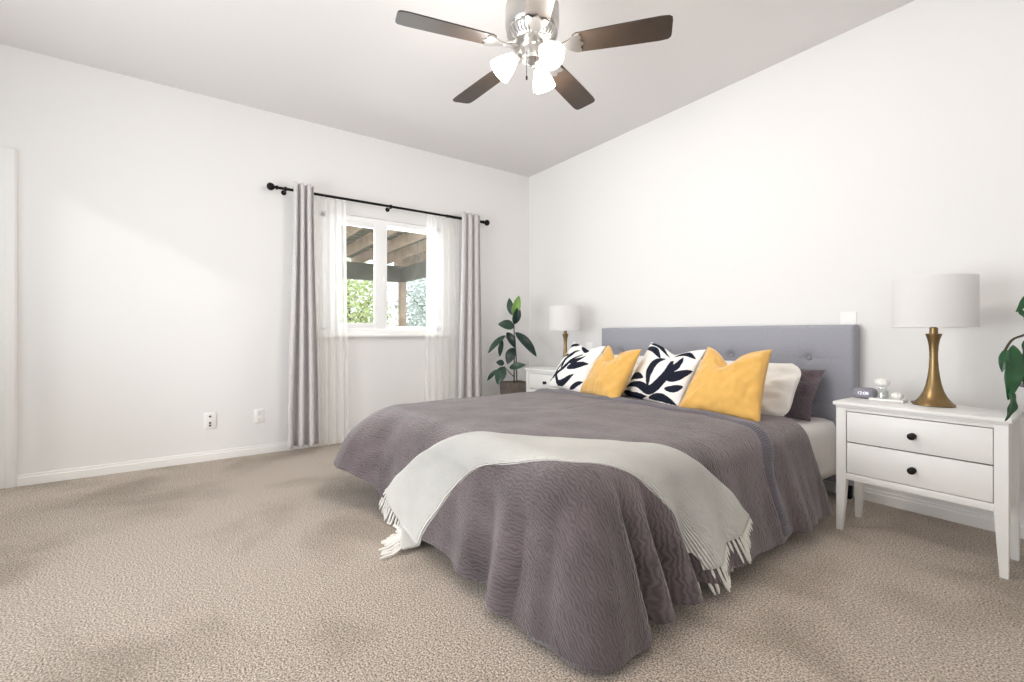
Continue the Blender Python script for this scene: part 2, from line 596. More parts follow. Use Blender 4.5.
dummy_window('dummy_window_3', (2.5, Y1, 1.45), 2.4, 2.2, PI)  # wide window inferred from the light; frame and blind added without an opening
dummy_window('dummy_window_4', (X1, -4.5, 1.5), 1.5, 1.4, -PI / 2)  # made up to stand behind the side fill lamp, no opening


def plate(name, w, h, loc, rz, label, kind):
    """a wall plate, built facing +x"""
    t = thing(name, label, 'wall outlet', loc, rz)
    MB().box((0.004, 0, 0), (0.008, w, h), 0.003).build('cover_plate', M['plate'], t)
    if kind == 'jack':
        for z in (0.036, -0.018, -0.040):
            MB().lathe([(0, 0), (0.008, 0), (0.008, 0.007), (0.005, 0.009), (0, 0.009)], (0.007, 0, z), 16, rot=Matrix.Rotation(PI / 2, 3, 'Y')).build('jack', M['socket'], t)
    elif kind == 'duplex':
        for z in (0.030, -0.030):
            s = MB().box((0.0095, 0, z), (0.004, 0.042, 0.042), 0.0015).build('socket', M['plate'], t)
            MB().box((0.0118, -0.008, z + 0.006), (0.001, 0.003, 0.012)).box((0.0118, 0.008, z + 0.006), (0.001, 0.003, 0.012)).lathe(
                [(0, 0), (0.003, 0), (0.003, 0.001), (0, 0.001)], (0.0113, 0, z - 0.011), 10, rot=Matrix.Rotation(PI / 2, 3, 'Y')).build('socket_slots', M['socket'], s, smooth=False)
    return t


plate('cable_outlet', 0.084, 0.135, (0, -3.378, 0.334), 0, 'white wall plate with three dark jacks, further from the curtain', 'jack')
plate('power_outlet', 0.076, 0.122, (0, -3.017, 0.336), 0, 'plain white power outlet just left of the long grey curtain', 'duplex')
plate('wall_plate', 0.09, 0.14, (3.43, 0, 1.135), -PI / 2, 'white wall plate peeking above the headboard beside the near nightstand', 'blank')
plate('wall_plate', 0.09, 0.14, (1.07, 0, 0.90), -PI / 2, 'white wall plate between the far lamp and the headboard', 'blank')


# ------------------------------------------------------------------ bed
HX0, HX1 = 1.337, 3.494
bed = thing('upholstered_bed', 'king bed frame with grey button tufted upholstered headboard', 'bed', (2.415, -1.2, 0))
BO = Vector((2.415, -1.2, 0))


def headboard():
    nx, nz = 216, 100
    zb, zt, yf, yb = 0.10, 1.120, -0.112, -0.022
    btn = [(x, z) for z in (0.895, 0.60) for x in (1.60, 2.14, 2.69, 3.23)]
    mb = MB()
    rows = []
    for i in range(nz + 1):
        z = zb + (zt - zb) * i / nz
        row = []
        for j in range(nx + 1):
            x = HX0 + (HX1 - HX0) * j / nx
            e = min(x - HX0, HX1 - x, zt - z, 0.02) / 0.02
            y = yf + 0.014 * (1 - math.sqrt(max(0.0, 1 - (1 - e) ** 2)))
            for (bx, bz) in btn:
                r = math.hypot(x - bx, z - bz)
                y += 0.026 * math.exp(-(r / 0.024) ** 2) + 0.010 * math.exp(-(r / 0.075) ** 2)
                y += 0.003 * math.exp(-((z - bz) / 0.010) ** 2) * math.exp(-(abs(x - bx) / 0.2) ** 2)
            row.append(Vector((x, y, z)) - BO)
        rows.append(row)
    mb.grid(rows)
    # rim and back
    rim = [r[0] for r in rows] + rows[-1][1:] + [r[-1] for r in reversed(rows[:-1])]
    back = [Vector((p.x, yb - BO.y, p.z)) for p in rim]
    mb.grid([rim, back])
    mb.bm.faces.new([mb.bm.verts.new(p) for p in back])
    h = mb.build('headboard', M['headboard'], bed, weld=True, angle=50)
    for (bx, bz) in btn:
        MB().lathe([(0, 0.009), (0.008, 0.0075), (0.0135, 0.003), (0.015, -0.004)], Vector((bx, yf + 0.026, bz)) - BO, 16,
                   rot=Matrix.Rotation(PI / 2, 3, 'X')).build('button', M['headboard'], h)
    for x in (HX0 + 0.06, HX1 - 0.06):
        MB().box(Vector((x, -0.055, 0.06)) - BO, (0.06, 0.04, 0.12), 0.004).build('headboard_leg', M['dark_metal'], h)


headboard()
mb = MB()
for (x, y, sx, sy) in ((1.46, -1.25, 0.05, 2.26), (3.37, -1.25, 0.05, 2.26), (2.415, -2.37, 1.96, 0.05), (2.415, -0.14, 1.96, 0.05), (2.415, -1.2, 0.05, 2.1)):
    mb.box(Vector((x, y, 0.175)) - BO, (sx, sy, 0.06), 0.004)
mb.build('side_rail', M['dark_metal'], bed)
mb = MB()
for k in range(9):
    mb.box(Vector((2.415, -0.25 - k * 0.245, 0.208)) - BO, (1.90, 0.07, 0.012), 0.002)
mb.build('slats', M['dark_metal'], bed)
for (x, y) in ((1.47, -2.38), (3.36, -2.36), (1.47, -0.3), (3.36, -0.3), (2.415, -2.36), (2.415, -1.2)):
    MB().box(Vector((x, y, 0.08)) - BO, (0.055, 0.055, 0.155), 0.004).lathe([(0.036, 0), (0.036, 0.012), (0.028, 0.016)], Vector((x, y, 0)) - BO, 16).build('leg', M['dark_metal'], bed)

MX0, MX1, MYF, MYH, MZ0, MZ1 = 1.425, 3.405, -2.33, -0.13, 0.215, 0.50
mtr = thing('mattress', 'king mattress in a white fitted sheet, showing beside near nightstand', 'mattress', (2.415, -1.2, MZ0))
MOF = Vector((2.415, -1.2, MZ0))
MB().box(Vector(((MX0 + MX1) / 2, (MYF + MYH) / 2, (MZ0 + MZ1) / 2)) - MOF, (MX1 - MX0 - 0.02, MYH - MYF - 0.02, MZ1 - MZ0 - 0.02), 0.06, seg=4).build('core', M['sheet'], mtr)


def fitted_sheet():
    mb = MB()
    rows = []
    n = 46
    cy = (MYF + MYH) / 2
    for i in range(120):
        f = i / 119
        y = MYF + (MYH - MYF) * f
        row = []
        for j in range(n + 1):
            t = j / n
            # profile goes over the mattress from its low left side to its low right side
            L = (MX1 - MX0), (MZ1 - MZ0) + 0.05
            tot = L[0] + 2 * L[1]
            s = t * tot
            wr = 0.006 * noise.noise(Vector((y * 9, s * 5, 1.0))) + 0.004 * noise.noise(Vector((y * 22, s * 9, 4.0)))
            if s < L[1]:
                p = Vector((MX0 - 0.004 + wr, y, MZ0 - 0.05 + s))
            elif s < L[1] + L[0]:
                p = Vector((MX0 + s - L[1], y, MZ1 + 0.004 + wr))
            else:
                zz = MZ1 - (s - L[1] - L[0])
                sag = 0.012 * math.exp(-((zz - 0.36) / 0.012) ** 2)
                p = Vector((MX1 + 0.006 + wr * 1.5 - sag, y, zz))
            # round the shoulders
            dx = min(p.x - MX0, MX1 - p.x)
            dz = MZ1 - p.z
            if dx < 0.05 and dz < 0.05:
                q = Vector((MX0 + 0.05 if p.x < 2.4 else MX1 - 0.05, y, MZ1 - 0.05))
                v = p - q
                if v.length > 0.052:
                    p = q + v.normalized() * (0.052 + wr)
            row.append(p - MOF)
        rows.append(row)
    mb.grid(rows)
    o = mb.build('fitted_sheet', M['sheet'], mtr, angle=80)
    solidify(o, 0.004, 0)


fitted_sheet()

# --- how the bedding falls: unrolled cloth coordinates (a, b) -> a point in the room
EX0, EX1, EYF, RC, RE = 1.52, 3.31, -2.36, 0.08, 0.13     # where the top starts to round over, plan corner radius, edge radius
LEN_L = -0.6 - (EYF + RC)
FOOT_W = (EX1 - RC) - (EX0 + RC)
CORNER = RC * PI / 2


def top_z(x, y):
    dome = 0.018 * (1 - ((x - 2.43) / 1.0) ** 2) if abs(x - 2.43) < 1 else 0
    return 0.545 + dome + 0.010 * noise.noise(Vector((x * 2.3, y * 2.3, 0.3))) + 0.005 * noise.noise(Vector((x * 6, y * 6, 2.3)))


# ridges and valleys of the near corner: place from the corner, width, how far out
RIDGES = ((0.03, 0.045, 0.10), (-0.012, 0.013, -0.034), (0.045, 0.012, -0.030), (0.075, 0.014, 0.018), (0.105, 0.028, -0.045), (0.165, 0.034, 0.050), (0.235, 0.030, -0.050), (0.32, 0.040, 0.050), (0.42, 0.035, -0.035), (0.52, 0.05, 0.030),
          (0.66, 0.05, -0.025), (0.80, 0.07, 0.025), (-0.055, 0.035, -0.045), (-0.15, 0.045, 0.022), (-0.26, 0.05, -0.022), (-0.40, 0.06, 0.020), (-0.55, 0.06, -0.014))
TC1, TC2 = LEN_L + CORNER / 2, LEN_L + CORNER * 1.5 + FOOT_W


def fold(t, s):
    """how far the hanging cloth swings in or out, by place round the edge t and hang s"""
    g = smoothstep(0.04, 0.55, s)
    right = smoothstep(TC2, TC2 + 0.3, t)
    v = 0.0
    for (dt, w, a) in RIDGES:
        w2 = w * (0.75 + 0.6 * s)
        v += a * math.exp(-((t - TC2 - dt - 0.10 * (s - 0.3) * (1 if dt > 0.05 else 0)) / w2) ** 2)
    a = 0.008 + 0.008 * right
    v += a * (math.sin(t * 17.0 + 1.6 * noise.noise(Vector((t * 2.0, s * 1.5, 5)))) * 0.8 + math.sin(t * 33.0 + 2.0 * noise.noise(Vector((t * 1.4, s * 2, 9)))) * 0.4)
    v += 0.022 * noise.noise(Vector((t * 3.1, s * 1.2, 1.7)))
    v += 0.007 * math.sin(t * 52.0 + 3.0 * s) * smoothstep(TC2 + 0.9, TC2 + 1.4, t)
    return g * v + 0.15 * math.exp(-((t - TC1) / 0.22) ** 2) * smoothstep(0.0, 0.28, s)


def flare(t):
    left = math.exp(-((t - TC1 - 0.05) / 0.38) ** 2)
    near = math.exp(-((t - TC2) / 0.12) ** 2)
    right = smoothstep(TC2 - 0.1, TC2 + 0.3, t)
    return math.radians(12 + 14 * left + 3 * near + 4 * right)


def drape(a, b, lift=0.0):
    q = min(max(a, EX0 + RC), EX1 - RC)
    r = max(b, EYF + RC)
    v = Vector((a - q, b - r))
    L = v.length
    if L <= RC:
        return Vector((a, b, top_z(a, b) + lift))
    n = v / L
    px, py = q + RC * n.x, r + RC * n.y
    s = L - RC
    # place round the edge
    if q <= EX0 + RC + 1e-9 and r > EYF + RC + 1e-9:
        t = -0.6 - r
    elif q >= EX1 - RC - 1e-9 and r > EYF + RC + 1e-9:
        t = LEN_L + 2 * CORNER + FOOT_W + (r - (EYF + RC))
    elif n.x < 0 and q <= EX0 + RC + 1e-9:
        t = LEN_L + RC * math.atan2(-n.y, -n.x)
    elif n.x > 0 and q >= EX1 - RC - 1e-9:
        t = LEN_L + CORNER + FOOT_W + RC * math.atan2(n.x, -n.y)
    else:
        t = LEN_L + CORNER + (q - (EX0 + RC))
    zt = top_z(px, py)
    ph = PI / 2 - flare(t)
    rr = RE + lift
    if s <= RE * ph:
        al = s / RE
        out, z = rr * math.sin(al), zt + lift - rr * (1 - math.cos(al))
    else:
        ds = s - RE * ph
        out = rr * math.sin(ph) + math.cos(ph) * ds
        z = zt + lift - rr * (1 - math.cos(ph)) - math.sin(ph) * ds
    zf = 0.014 + lift * 0.6
    if z < zf:
        out += (zf - z) * 0.55
        z = zf + 0.012 * abs(math.sin(t * 20)) * smoothstep(0, 0.1, zf - z)
    out += fold(t, s)
    return Vector((px + n.x * out, py + n.y * out, z))


HEAD_Y = -0.66


def hang(t):
    """how much cloth hangs below the edge, by place round the edge"""
    base = 0.47 + 0.12 * smoothstep(TC1 + 0.15, TC1 + 0.7, t)
    base += 0.05 * math.exp(-((t - TC2 - 0.02) / 0.13) ** 2) - 0.03 * math.exp(-((t - TC1) / 0.2) ** 2)
    base -= 0.02 * smoothstep(TC2, TC2 + 0.5, t)
    base += 0.012 * noise.noise(Vector((t * 4, 0, 3)))
    return base


def comforter():
    mb = MB()
    path = []       # (point on the edge, outward normal, t)
    n1, nc, nf = 110, 26, 130
    for i in range(n1):
        y = HEAD_Y + (EYF + RC - HEAD_Y) * i / n1
        path.append((Vector((EX0, y)), Vector((-1, 0)), -0.6 - y))
    for i in range(nc):
        th = PI / 2 * i / nc
        n = Vector((-math.cos(th), -math.sin(th)))
        path.append((Vector((EX0 + RC, EYF + RC)) + n * RC, n, LEN_L + RC * th))
    for i in range(nf):
        x = EX0 + RC + FOOT_W * i / nf
        path.append((Vector((x, EYF)), Vector((0, -1)), LEN_L + CORNER + FOOT_W * i / nf))
    for i in range(nc):
        th = PI / 2 * i / nc
        n = Vector((math.sin(th), -math.cos(th)))
        path.append((Vector((EX1 - RC, EYF + RC)) + n * RC, n, LEN_L + CORNER + FOOT_W + RC * th))
    for i in range(n1 + 1):
        y = EYF + RC + (HEAD_Y - EYF - RC) * i / n1
        path.append((Vector((EX1, y)), Vector((1, 0)), LEN_L + 2 * CORNER + FOOT_W + (y - EYF - RC)))
    rows, uvs = [], []
    ns = 64
    for j in range(ns, -1, -1):
        row, uv = [], []
        for (p, n, t) in path:
            s = hang(t) * j / ns
            ab = p + n * (s + 1e-5)
            row.append(drape(ab.x, ab.y))
            uv.append((ab.x, ab.y))
        rows.append(row)
        uvs.append(uv)
    # the top, drawn in towards the middle line of the bed
    cx = (EX0 + EX1) / 2
    half = (EX1 - EX0) / 2
    nt = 40
    for j in range(1, nt + 1):
        f = j / nt
        row, uv = [], []
        for (p, n, t) in path:
            yy = p.y + (min(max(p.y, EYF + half * 0.9), HEAD_Y) - p.y) * f
            q = Vector((p.x + (cx - p.x) * f, yy))
            row.append(Vector((q.x, q.y, top_z(q.x, q.y))))
            uv.append((q.x, q.y))
        rows.append(row)
        uvs.append(uv)
    mb.grid(rows, uvs=uvs)
    root = mb.build('comforter', M['comforter'], angle=180, weld=False)
    solidify(root, 0.022, -1)
    tag(root, 'purple grey plush comforter draped over the whole bed to the carpet', 'comforter')
    # the cuff, folded back towards the foot below the pillows
    mb = MB()
    rows, uvs = [], []
    na, nv = 220, 18
    a0, a1 = EX0 - 0.40, EX1 + 0.55
    for i in range(na + 1):
        a = a0 + (a1 - a0) * i / na
        k = smoothstep(3.15, 3.62, a)
        bl = -1.07 - 0.17 * k + 0.006 * math.sin(a * 17) + 0.01 * noise.noise(Vector((a * 3, 0, 0)))
        bu = bl + 0.13
        row, uv = [], []
        for j in range(nv + 1):
            v = j / nv
            b = bl + (bu - bl) * v
            lift = 0.002 + 0.040 * max(0.0, math.sin(PI * v)) ** 0.6
            lift += 0.005 * noise.noise(Vector((a * 7, v * 3, 8)))
            row.append(drape(a, b, lift))
            uv.append((a, b))
        rows.append(row)
        uvs.append(uv)
    mb.grid(rows, uvs=uvs)
    o = mb.build('folded_cuff', M['cuff'], root, angle=180)
    solidify(o, 0.010, -1)
    return root


comforter()


# --- the knitted throw
def spline(pts, n):
    out = []
    P = [Vector(p) for p in pts]
    P = [P[0] * 2 - P[1]] + P + [P[-1] * 2 - P[-2]]
    m = len(P) - 3
    for k in range(n + 1):
        u = k / n * m
        i = min(int(u), m - 1)
        t = u - i
        a, b, c_, d = P[i], P[i + 1], P[i + 2], P[i + 3]
        out.append(0.5 * ((2 * b) + (c_ - a) * t + (2 * a - 5 * b + 4 * c_ - d) * t * t + (3 * b - a - 3 * c_ + d) * t ** 3))
    return out


FAR_EDGE = [(1.994, -2.86), (2.091, -2.757), (2.228, -2.637), (2.39, -2.54), (2.56, -2.45), (2.816, -2.30), (3.079, -2.06), (3.28, -1.89), (3.388, -1.79), (3.49, -1.67), (3.60, -1.55), (3.716, -1.441)]
NEAR_EDGE = [(2.50, -3.10), (2.515, -2.93), (2.65, -2.73), (2.77, -2.60), (2.89, -2.52), (3.118, -2.44), (3.29, -2.33), (3.39, -2.19), (3.48, -2.08), (3.618, -1.98), (3.731, -1.925), (3.845, -1.89)]


def throw_blanket():
    nu, nv = 110, 34
    A, B = spline(FAR_EDGE, nu), spline(NEAR_EDGE, nu)
    rows, uvs = [], []
    for i in range(nu + 1):
        row, uv = [], []
        for j in range(nv + 1):
            v = j / nv
            ab = A[i] + (B[i] - A[i]) * v
            e = min(v, 1 - v) / 0.06
            lift = 0.016 + 0.010 * min(1.0, e) ** 0.5 + 0.004 * noise.noise(Vector((ab.x * 8, ab.y * 8, 0)))
            row.append(drape(ab.x, ab.y, lift))
            uv.append((v * 0.5, i / nu * 2.2))
        rows.append(row)
        uvs.append(uv)
    mb = MB()
    mb.grid(rows, uvs=uvs)
    o = mb.build('throw_blanket', M['throw'], angle=180)
    solidify(o, 0.012, 0)
    tag(o, 'cream knitted throw with tasselled ends laid across the foot of bed', 'throw')
    for end, inner in ((rows[0], rows[3]), (rows[-1], rows[-4])):
        for k in range(22):
            f = (k + 0.5) / 22 * nv
            i = int(f)
            p = end[i].lerp(end[i + 1], f - i)
            q = inner[i].lerp(inner[i + 1], f - i)
            d = (p - q).normalized()
            d = (d + Vector((0, 0, -0.5))).normalized()
            side = (end[min(i + 1, nv)] - end[i]).normalized()
            L = 0.105 * random.uniform(0.8, 1.15)
            pts = []
            wob = random.uniform(-0.015, 0.015)
            for m in range(6):
                u = m / 5
                x = p + d * (L * u) + side * (wob * u * u) + Vector((0, 0, -0.01 * u))
                x.z = max(x.z, 0.012)
                pts.append(x)
            MB().tube(pts, [0.0050, 0.0072, 0.0060, 0.0068, 0.0074, 0.0036], 7).build('tassel', M['tassel'], o)


throw_blanket()


# --- pillows
def cushion_mesh(w, h, t, pinch=0.09, chop=0.0, taper=0.0, chop_u=0.0, chop_w=0.34, round_=0.0, n=44, power=0.5, wrinkle=0.006, seed=0.0, inkf=None, sag=0.0):
    """a stuffed pillow standing in its own x-z plane, front towards -y, bottom edge at z = 0"""
    mb = MB()
    sides = []
    for sg in (-1, 1):
        rows, uvs = [], []
        for i in range(n + 1):
            v = -1 + 2 * i / n
            row, uv = [], []
            for j in range(n + 1):
                u = -1 + 2 * j / n
                x = w / 2 * u * (1 - pinch * (1 - v * v)) * (1 - taper * (v + 1) / 2)
                x *= 1 - round_ * (abs(v) ** 5)
                z = h / 2 * (1 + v * (1 - pinch * (1 - u * u)))
                cv = smoothstep(0.05, 1.0, v)
                z -= chop * math.exp(-(abs(u - chop_u) / chop_w) ** 1.5) * cv
                th = t / 2 * (max(0.0, (1 - u * u)) * max(0.0, (1 - v * v))) ** power
                th *= 1 - 0.45 * (1 if chop > 0 else 0) * math.exp(-((u - chop_u) / 0.28) ** 2) * smoothstep(0.1, 0.9, v)
                th *= 1 + 0.18 * (-v)
                edge = min(1.0, (1 - abs(u)) * 8) * min(1.0, (1 - abs(v)) * 8)
                wr = wrinkle * edge * (noise.noise(Vector((u * 2.4 + seed, v * 2.4, sg * 3 + seed))) + 1.2 * abs(noise.noise(Vector((u * 3.2 - v * 1.5 + seed, v * 1.2 + u, seed * 2)))) + 0.6 * noise.noise(Vector((u * 6 + seed, v * 5, seed + sg))))
                # creases that run in from the corners
                cr = math.cos((abs(u) - abs(v)) * 9) * max(0, abs(u) + abs(v) - 0.9) * edge
                y = sg * (th + wr + wrinkle * 0.8 * cr)
                row.append(Vector((x, y - sag * z * z, max(z, -0.01))))
                uv.append((x, z))
            rows.append(row)
            uvs.append(uv)
        mb.grid(rows, uvs=uvs, mats=(lambda i, j, sg=sg: 1 if inkf(-1 + 2 * (j + 0.5) / n, -1 + 2 * (i + 0.5) / n, sg) else 0) if inkf else None)
    bmesh.ops.remove_doubles(mb.bm, verts=mb.bm.verts, dist=1e-5)
    return mb


def pillow(name, mb, material, loc, lean, yaw, label, cat, group=None, roll=0.0):
    o = mb.build(name, material, angle=80)
    o.rotation_mode = 'XYZ'
    o.matrix_world = Matrix.Translation(Vector(loc)) @ Matrix.Rotation(math.radians(yaw), 4, 'Z') @ Matrix.Rotation(-math.radians(lean), 4, 'X') @ Matrix.Rotation(math.radians(roll), 4, 'Y')
    tag(o, label, cat, group)
    return o


def stroke(pts, wid, n=24):
    sp = spline([(p[0], p[1]) for p in pts], n)
    return [(p, wid(k / n)) for k, p in enumerate(sp)]


def leafw(w):
    return lambda t: w * max(0.0, math.sin(PI * min(1, t * 0.93 + 0.05))) ** 0.8


def even(w):
    return lambda t: w


PRINT_A = [stroke(p, f) for p, f in (
    ([(-0.95, -0.70), (-0.4, -0.62), (0.05, -0.72), (0.30, -0.45), (0.42, 0.0), (0.34, 0.42)], lambda t: 0.06 + 0.09 * math.sin(PI * t)),
    ([(-0.02, -0.60), (-0.20, -0.1), (-0.16, 0.30), (0.0, 0.62)], leafw(0.14)),
    ([(0.42, -0.10), (0.56, 0.2), (0.60, 0.62)], leafw(0.11)),
    ([(0.40, -0.22), (0.66, -0.12), (0.98, 0.22)], leafw(0.15)),
    ([(-0.98, 0.72), (-0.55, 0.74), (-0.15, 0.52)], leafw(0.12)),
    ([(-0.95, 0.93), (-0.5, 0.95), (0.1, 0.80)], leafw(0.07)),
    ([(-0.95, -0.42), (-0.70, -0.34), (-0.32, -0.38)], leafw(0.13)),
    ([(-0.95, -0.88), (-0.5, -0.95), (0.0, -0.92)], leafw(0.09)),
    ([(0.1, -0.93), (0.5, -0.82), (0.95, -0.86)], leafw(0.11)),
    ([(0.55, -0.55), (0.75, -0.48), (0.95, -0.30)], leafw(0.10)),
    ([(0.2, 0.85), (0.55, 0.82), (0.92, 0.62)], leafw(0.09)))]
PRINT_B = [stroke(p, f) for p, f in (
    ([(-0.75, -0.62), (-0.30, -0.30), (0.0, 0.15), (0.22, 0.55)], lambda t: 0.10 - 0.05 * t),
    ([(-0.78, -0.60), (-0.62, -0.2), (-0.52, 0.1)], even(0.08)),
    ([(-0.42, -0.35), (-0.46, 0.1), (-0.30, 0.42), (-0.02, 0.78)], leafw(0.10)),
    ([(-0.10, 0.0), (0.18, 0.12), (0.55, 0.45)], leafw(0.12)),
    ([(-0.05, -0.22), (0.30, -0.10), (0.85, 0.12)], leafw(0.16)),
    ([(-0.40, -0.85), (0.05, -0.80), (0.50, -0.42)], leafw(0.13)),
    ([(-0.25, -0.90), (-0.52, -0.62), (-0.66, -0.50)], even(0.07)),
    ([(-0.95, -0.80), (-0.90, -0.78), (-0.86, -0.76)], even(0.07)),
    ([(-0.70, 0.25), (-0.62, 0.30), (-0.55, 0.34)], even(0.06)),
    ([(-0.92, 0.62), (-0.70, 0.84), (-0.38, 0.94)], leafw(0.11)),
    ([(-0.15, 0.95), (0.2, 0.86), (0.5, 0.70)], leafw(0.10)),
    ([(0.45, -0.95), (0.7, -0.78), (0.95, -0.55)], leafw(0.09)))]


def ink(strokes):
    def f(u, v, sg):
        if sg > 0:
            u = -u
        for st in strokes:
            for (p, w) in st:
                if (p.x - u) ** 2 + (p.y - v) ** 2 < w * w:
                    return True
        return False
    return f


pillow('sham_pillow', cushion_mesh(0.92, 0.38, 0.11, 0.04, seed=3, wrinkle=0.010), M['sham'], (2.90, -0.40, 0.52), 36, 0,
       'dark purple plush pillow leaning against the headboard beside near nightstand', 'pillow')
pillow('bed_pillow', cushion_mesh(0.94, 0.42, 0.16, 0.05, round_=0.20, seed=8, wrinkle=0.022, n=64), M['pillow'], (2.86, -0.605, 0.535), 37, 0,
       'white bed pillow behind the near mustard cushion', 'pillow', 'white bed pillows')
pillow('bed_pillow', cushion_mesh(0.94, 0.42, 0.16, 0.05, round_=0.20, seed=15, wrinkle=0.018, n=64), M['pillow'], (1.85, -0.605, 0.535), 36, 0,
       'white bed pillow behind the far mustard cushion', 'pillow', 'white bed pillows')
pillow('patterned_cushion', cushion_mesh(0.56, 0.49, 0.15, 0.06, chop=0.07, chop_u=0.1, chop_w=0.5, taper=0.06, seed=21, n=130, inkf=ink(PRINT_A)), [M['print_white'], M['print_navy']],
       (2.48, -0.84, 0.565), 32, -6, 'white cushion with navy leaf print standing between the two mustard cushions', 'cushion', 'navy leaf print cushions', roll=5)
pillow('patterned_cushion', cushion_mesh(0.50, 0.49, 0.15, 0.06, chop=0.05, chop_u=0.2, chop_w=0.5, taper=0.06, seed=27, n=130, inkf=ink(PRINT_B)), [M['print_white'], M['print_navy']],
       (1.60, -0.86, 0.565), 33, -6, 'white cushion with navy leaf print at the far edge of the bed', 'cushion', 'navy leaf print cushions', roll=3)
pillow('mustard_cushion', cushion_mesh(0.52, 0.49, 0.17, 0.06, chop=0.115, taper=0.22, chop_u=-0.12, chop_w=0.42, wrinkle=0.011, seed=31, n=64), M['mustard'], (3.06, -0.95, 0.560), 32, 3,
       'mustard yellow velvet cushion in front of a white pillow, nearer the camera', 'cushion', 'mustard cushions', roll=2)
pillow('mustard_cushion', cushion_mesh(0.49, 0.47, 0.17, 0.06, chop=0.11, taper=0.14, chop_u=-0.15, chop_w=0.42, wrinkle=0.011, seed=37, n=64), M['mustard'], (2.10, -0.965, 0.560), 31, -10,
       'mustard yellow velvet cushion between the two navy printed cushions', 'cushion', 'mustard cushions', roll=4)


# ------------------------------------------------------------------ nightstands
def nightstand(label, loc):
    """origin on the floor, front left corner of the left leg; faces -y"""
    W, D, H = 0.64, 0.30, 0.695
    t = thing('nightstand', label, 'nightstand', loc, 0, 'white two drawer nightstands')
    f = M['furniture']
    MB().box((W / 2, D / 2, H - 0.010), (W + 0.026, D + 0.03, 0.020), 0.005).box((W / 2, D / 2, H - 0.026), (W + 0.004, D + 0.006, 0.014), 0.005).build('top', f, t)
    lw = 0.044
    for (x, y, ix, iy) in ((0, 0, 1, 1), (W, 0, -1, 1), (0, D, 1, -1), (W, D, -1, -1)):
        mb = MB()
        z0 = 0.28
        q = [(0, 0), (lw, 0), (lw, lw), (0, lw)]
        rings = []
        for (z, k) in ((0, 0.60), (z0 * 0.55, 0.84), (z0, 1.0), (H - 0.03, 1.0)):
            rings.append([Vector((x + ix * p * k, y + iy * r * k, z)) for p, r in q])
        mb.grid(rings, closed=True)
        mb.bm.faces.new([mb.bm.verts.new(p) for p in rings[0]])
        mb.build('leg', f, t, weld=True, angle=25)
    MB().box((lw * 0.5, D / 2, 0.475), (0.018, D - 2 * lw + 0.004, 0.39)).box((W - lw * 0.5, D / 2, 0.475), (0.018, D - 2 * lw + 0.004, 0.39)).box(
        (W / 2, D - 0.02, 0.475), (W - 2 * lw, 0.012, 0.39)).box((W / 2, D / 2, 0.292), (W - 2 * lw + 0.01, D - 0.06, 0.012)).build('carcass', f, t, smooth=False)
    MB().box((W / 2, 0.014, 0.296), (W - 2 * lw, 0.022, 0.034), 0.002).build('front_rail', f, t)
    MB().box((W / 2, 0.014, 0.657), (W - 2 * lw, 0.022, 0.022), 0.002).build('front_rail', f, t)
    MB().box((W / 2, 0.034, 0.478), (W - 2 * lw - 0.004, 0.004, 0.33)).build('drawer_recess', M['gap'], t, smooth=False)
    for (z0, z1, kz) in ((0.482, 0.643, 0.560), (0.3155, 0.478, 0.393)):
        d = MB().box((W / 2, 0.014, (z0 + z1) / 2), (W - 2 * lw - 0.007, 0.018, z1 - z0 - 0.002), 0.002).build('drawer', f, t)
        MB().lathe([(0.016, 0.0), (0.016, 0.003), (0.007, 0.006), (0.006, 0.014), (0.012, 0.018), (0.017, 0.023), (0.0155, 0.029), (0.008, 0.033), (0, 0.034)],
                   (W / 2, 0.006, kz), 24, rot=Matrix.Rotation(PI / 2, 3, 'X')).build('knob', M['bronze_knob'], d)['label'] = 'dark bronze round knob'
    return t


ns = nightstand('white two drawer nightstand on tapered legs, on the near side of the bed', (3.583, -0.65, 0))
n2 = copy_tree(ns)
n2.location = (0.66, -0.55, 0)
n2['label'] = 'white nightstand in the corner between the rubber plant and the bed'


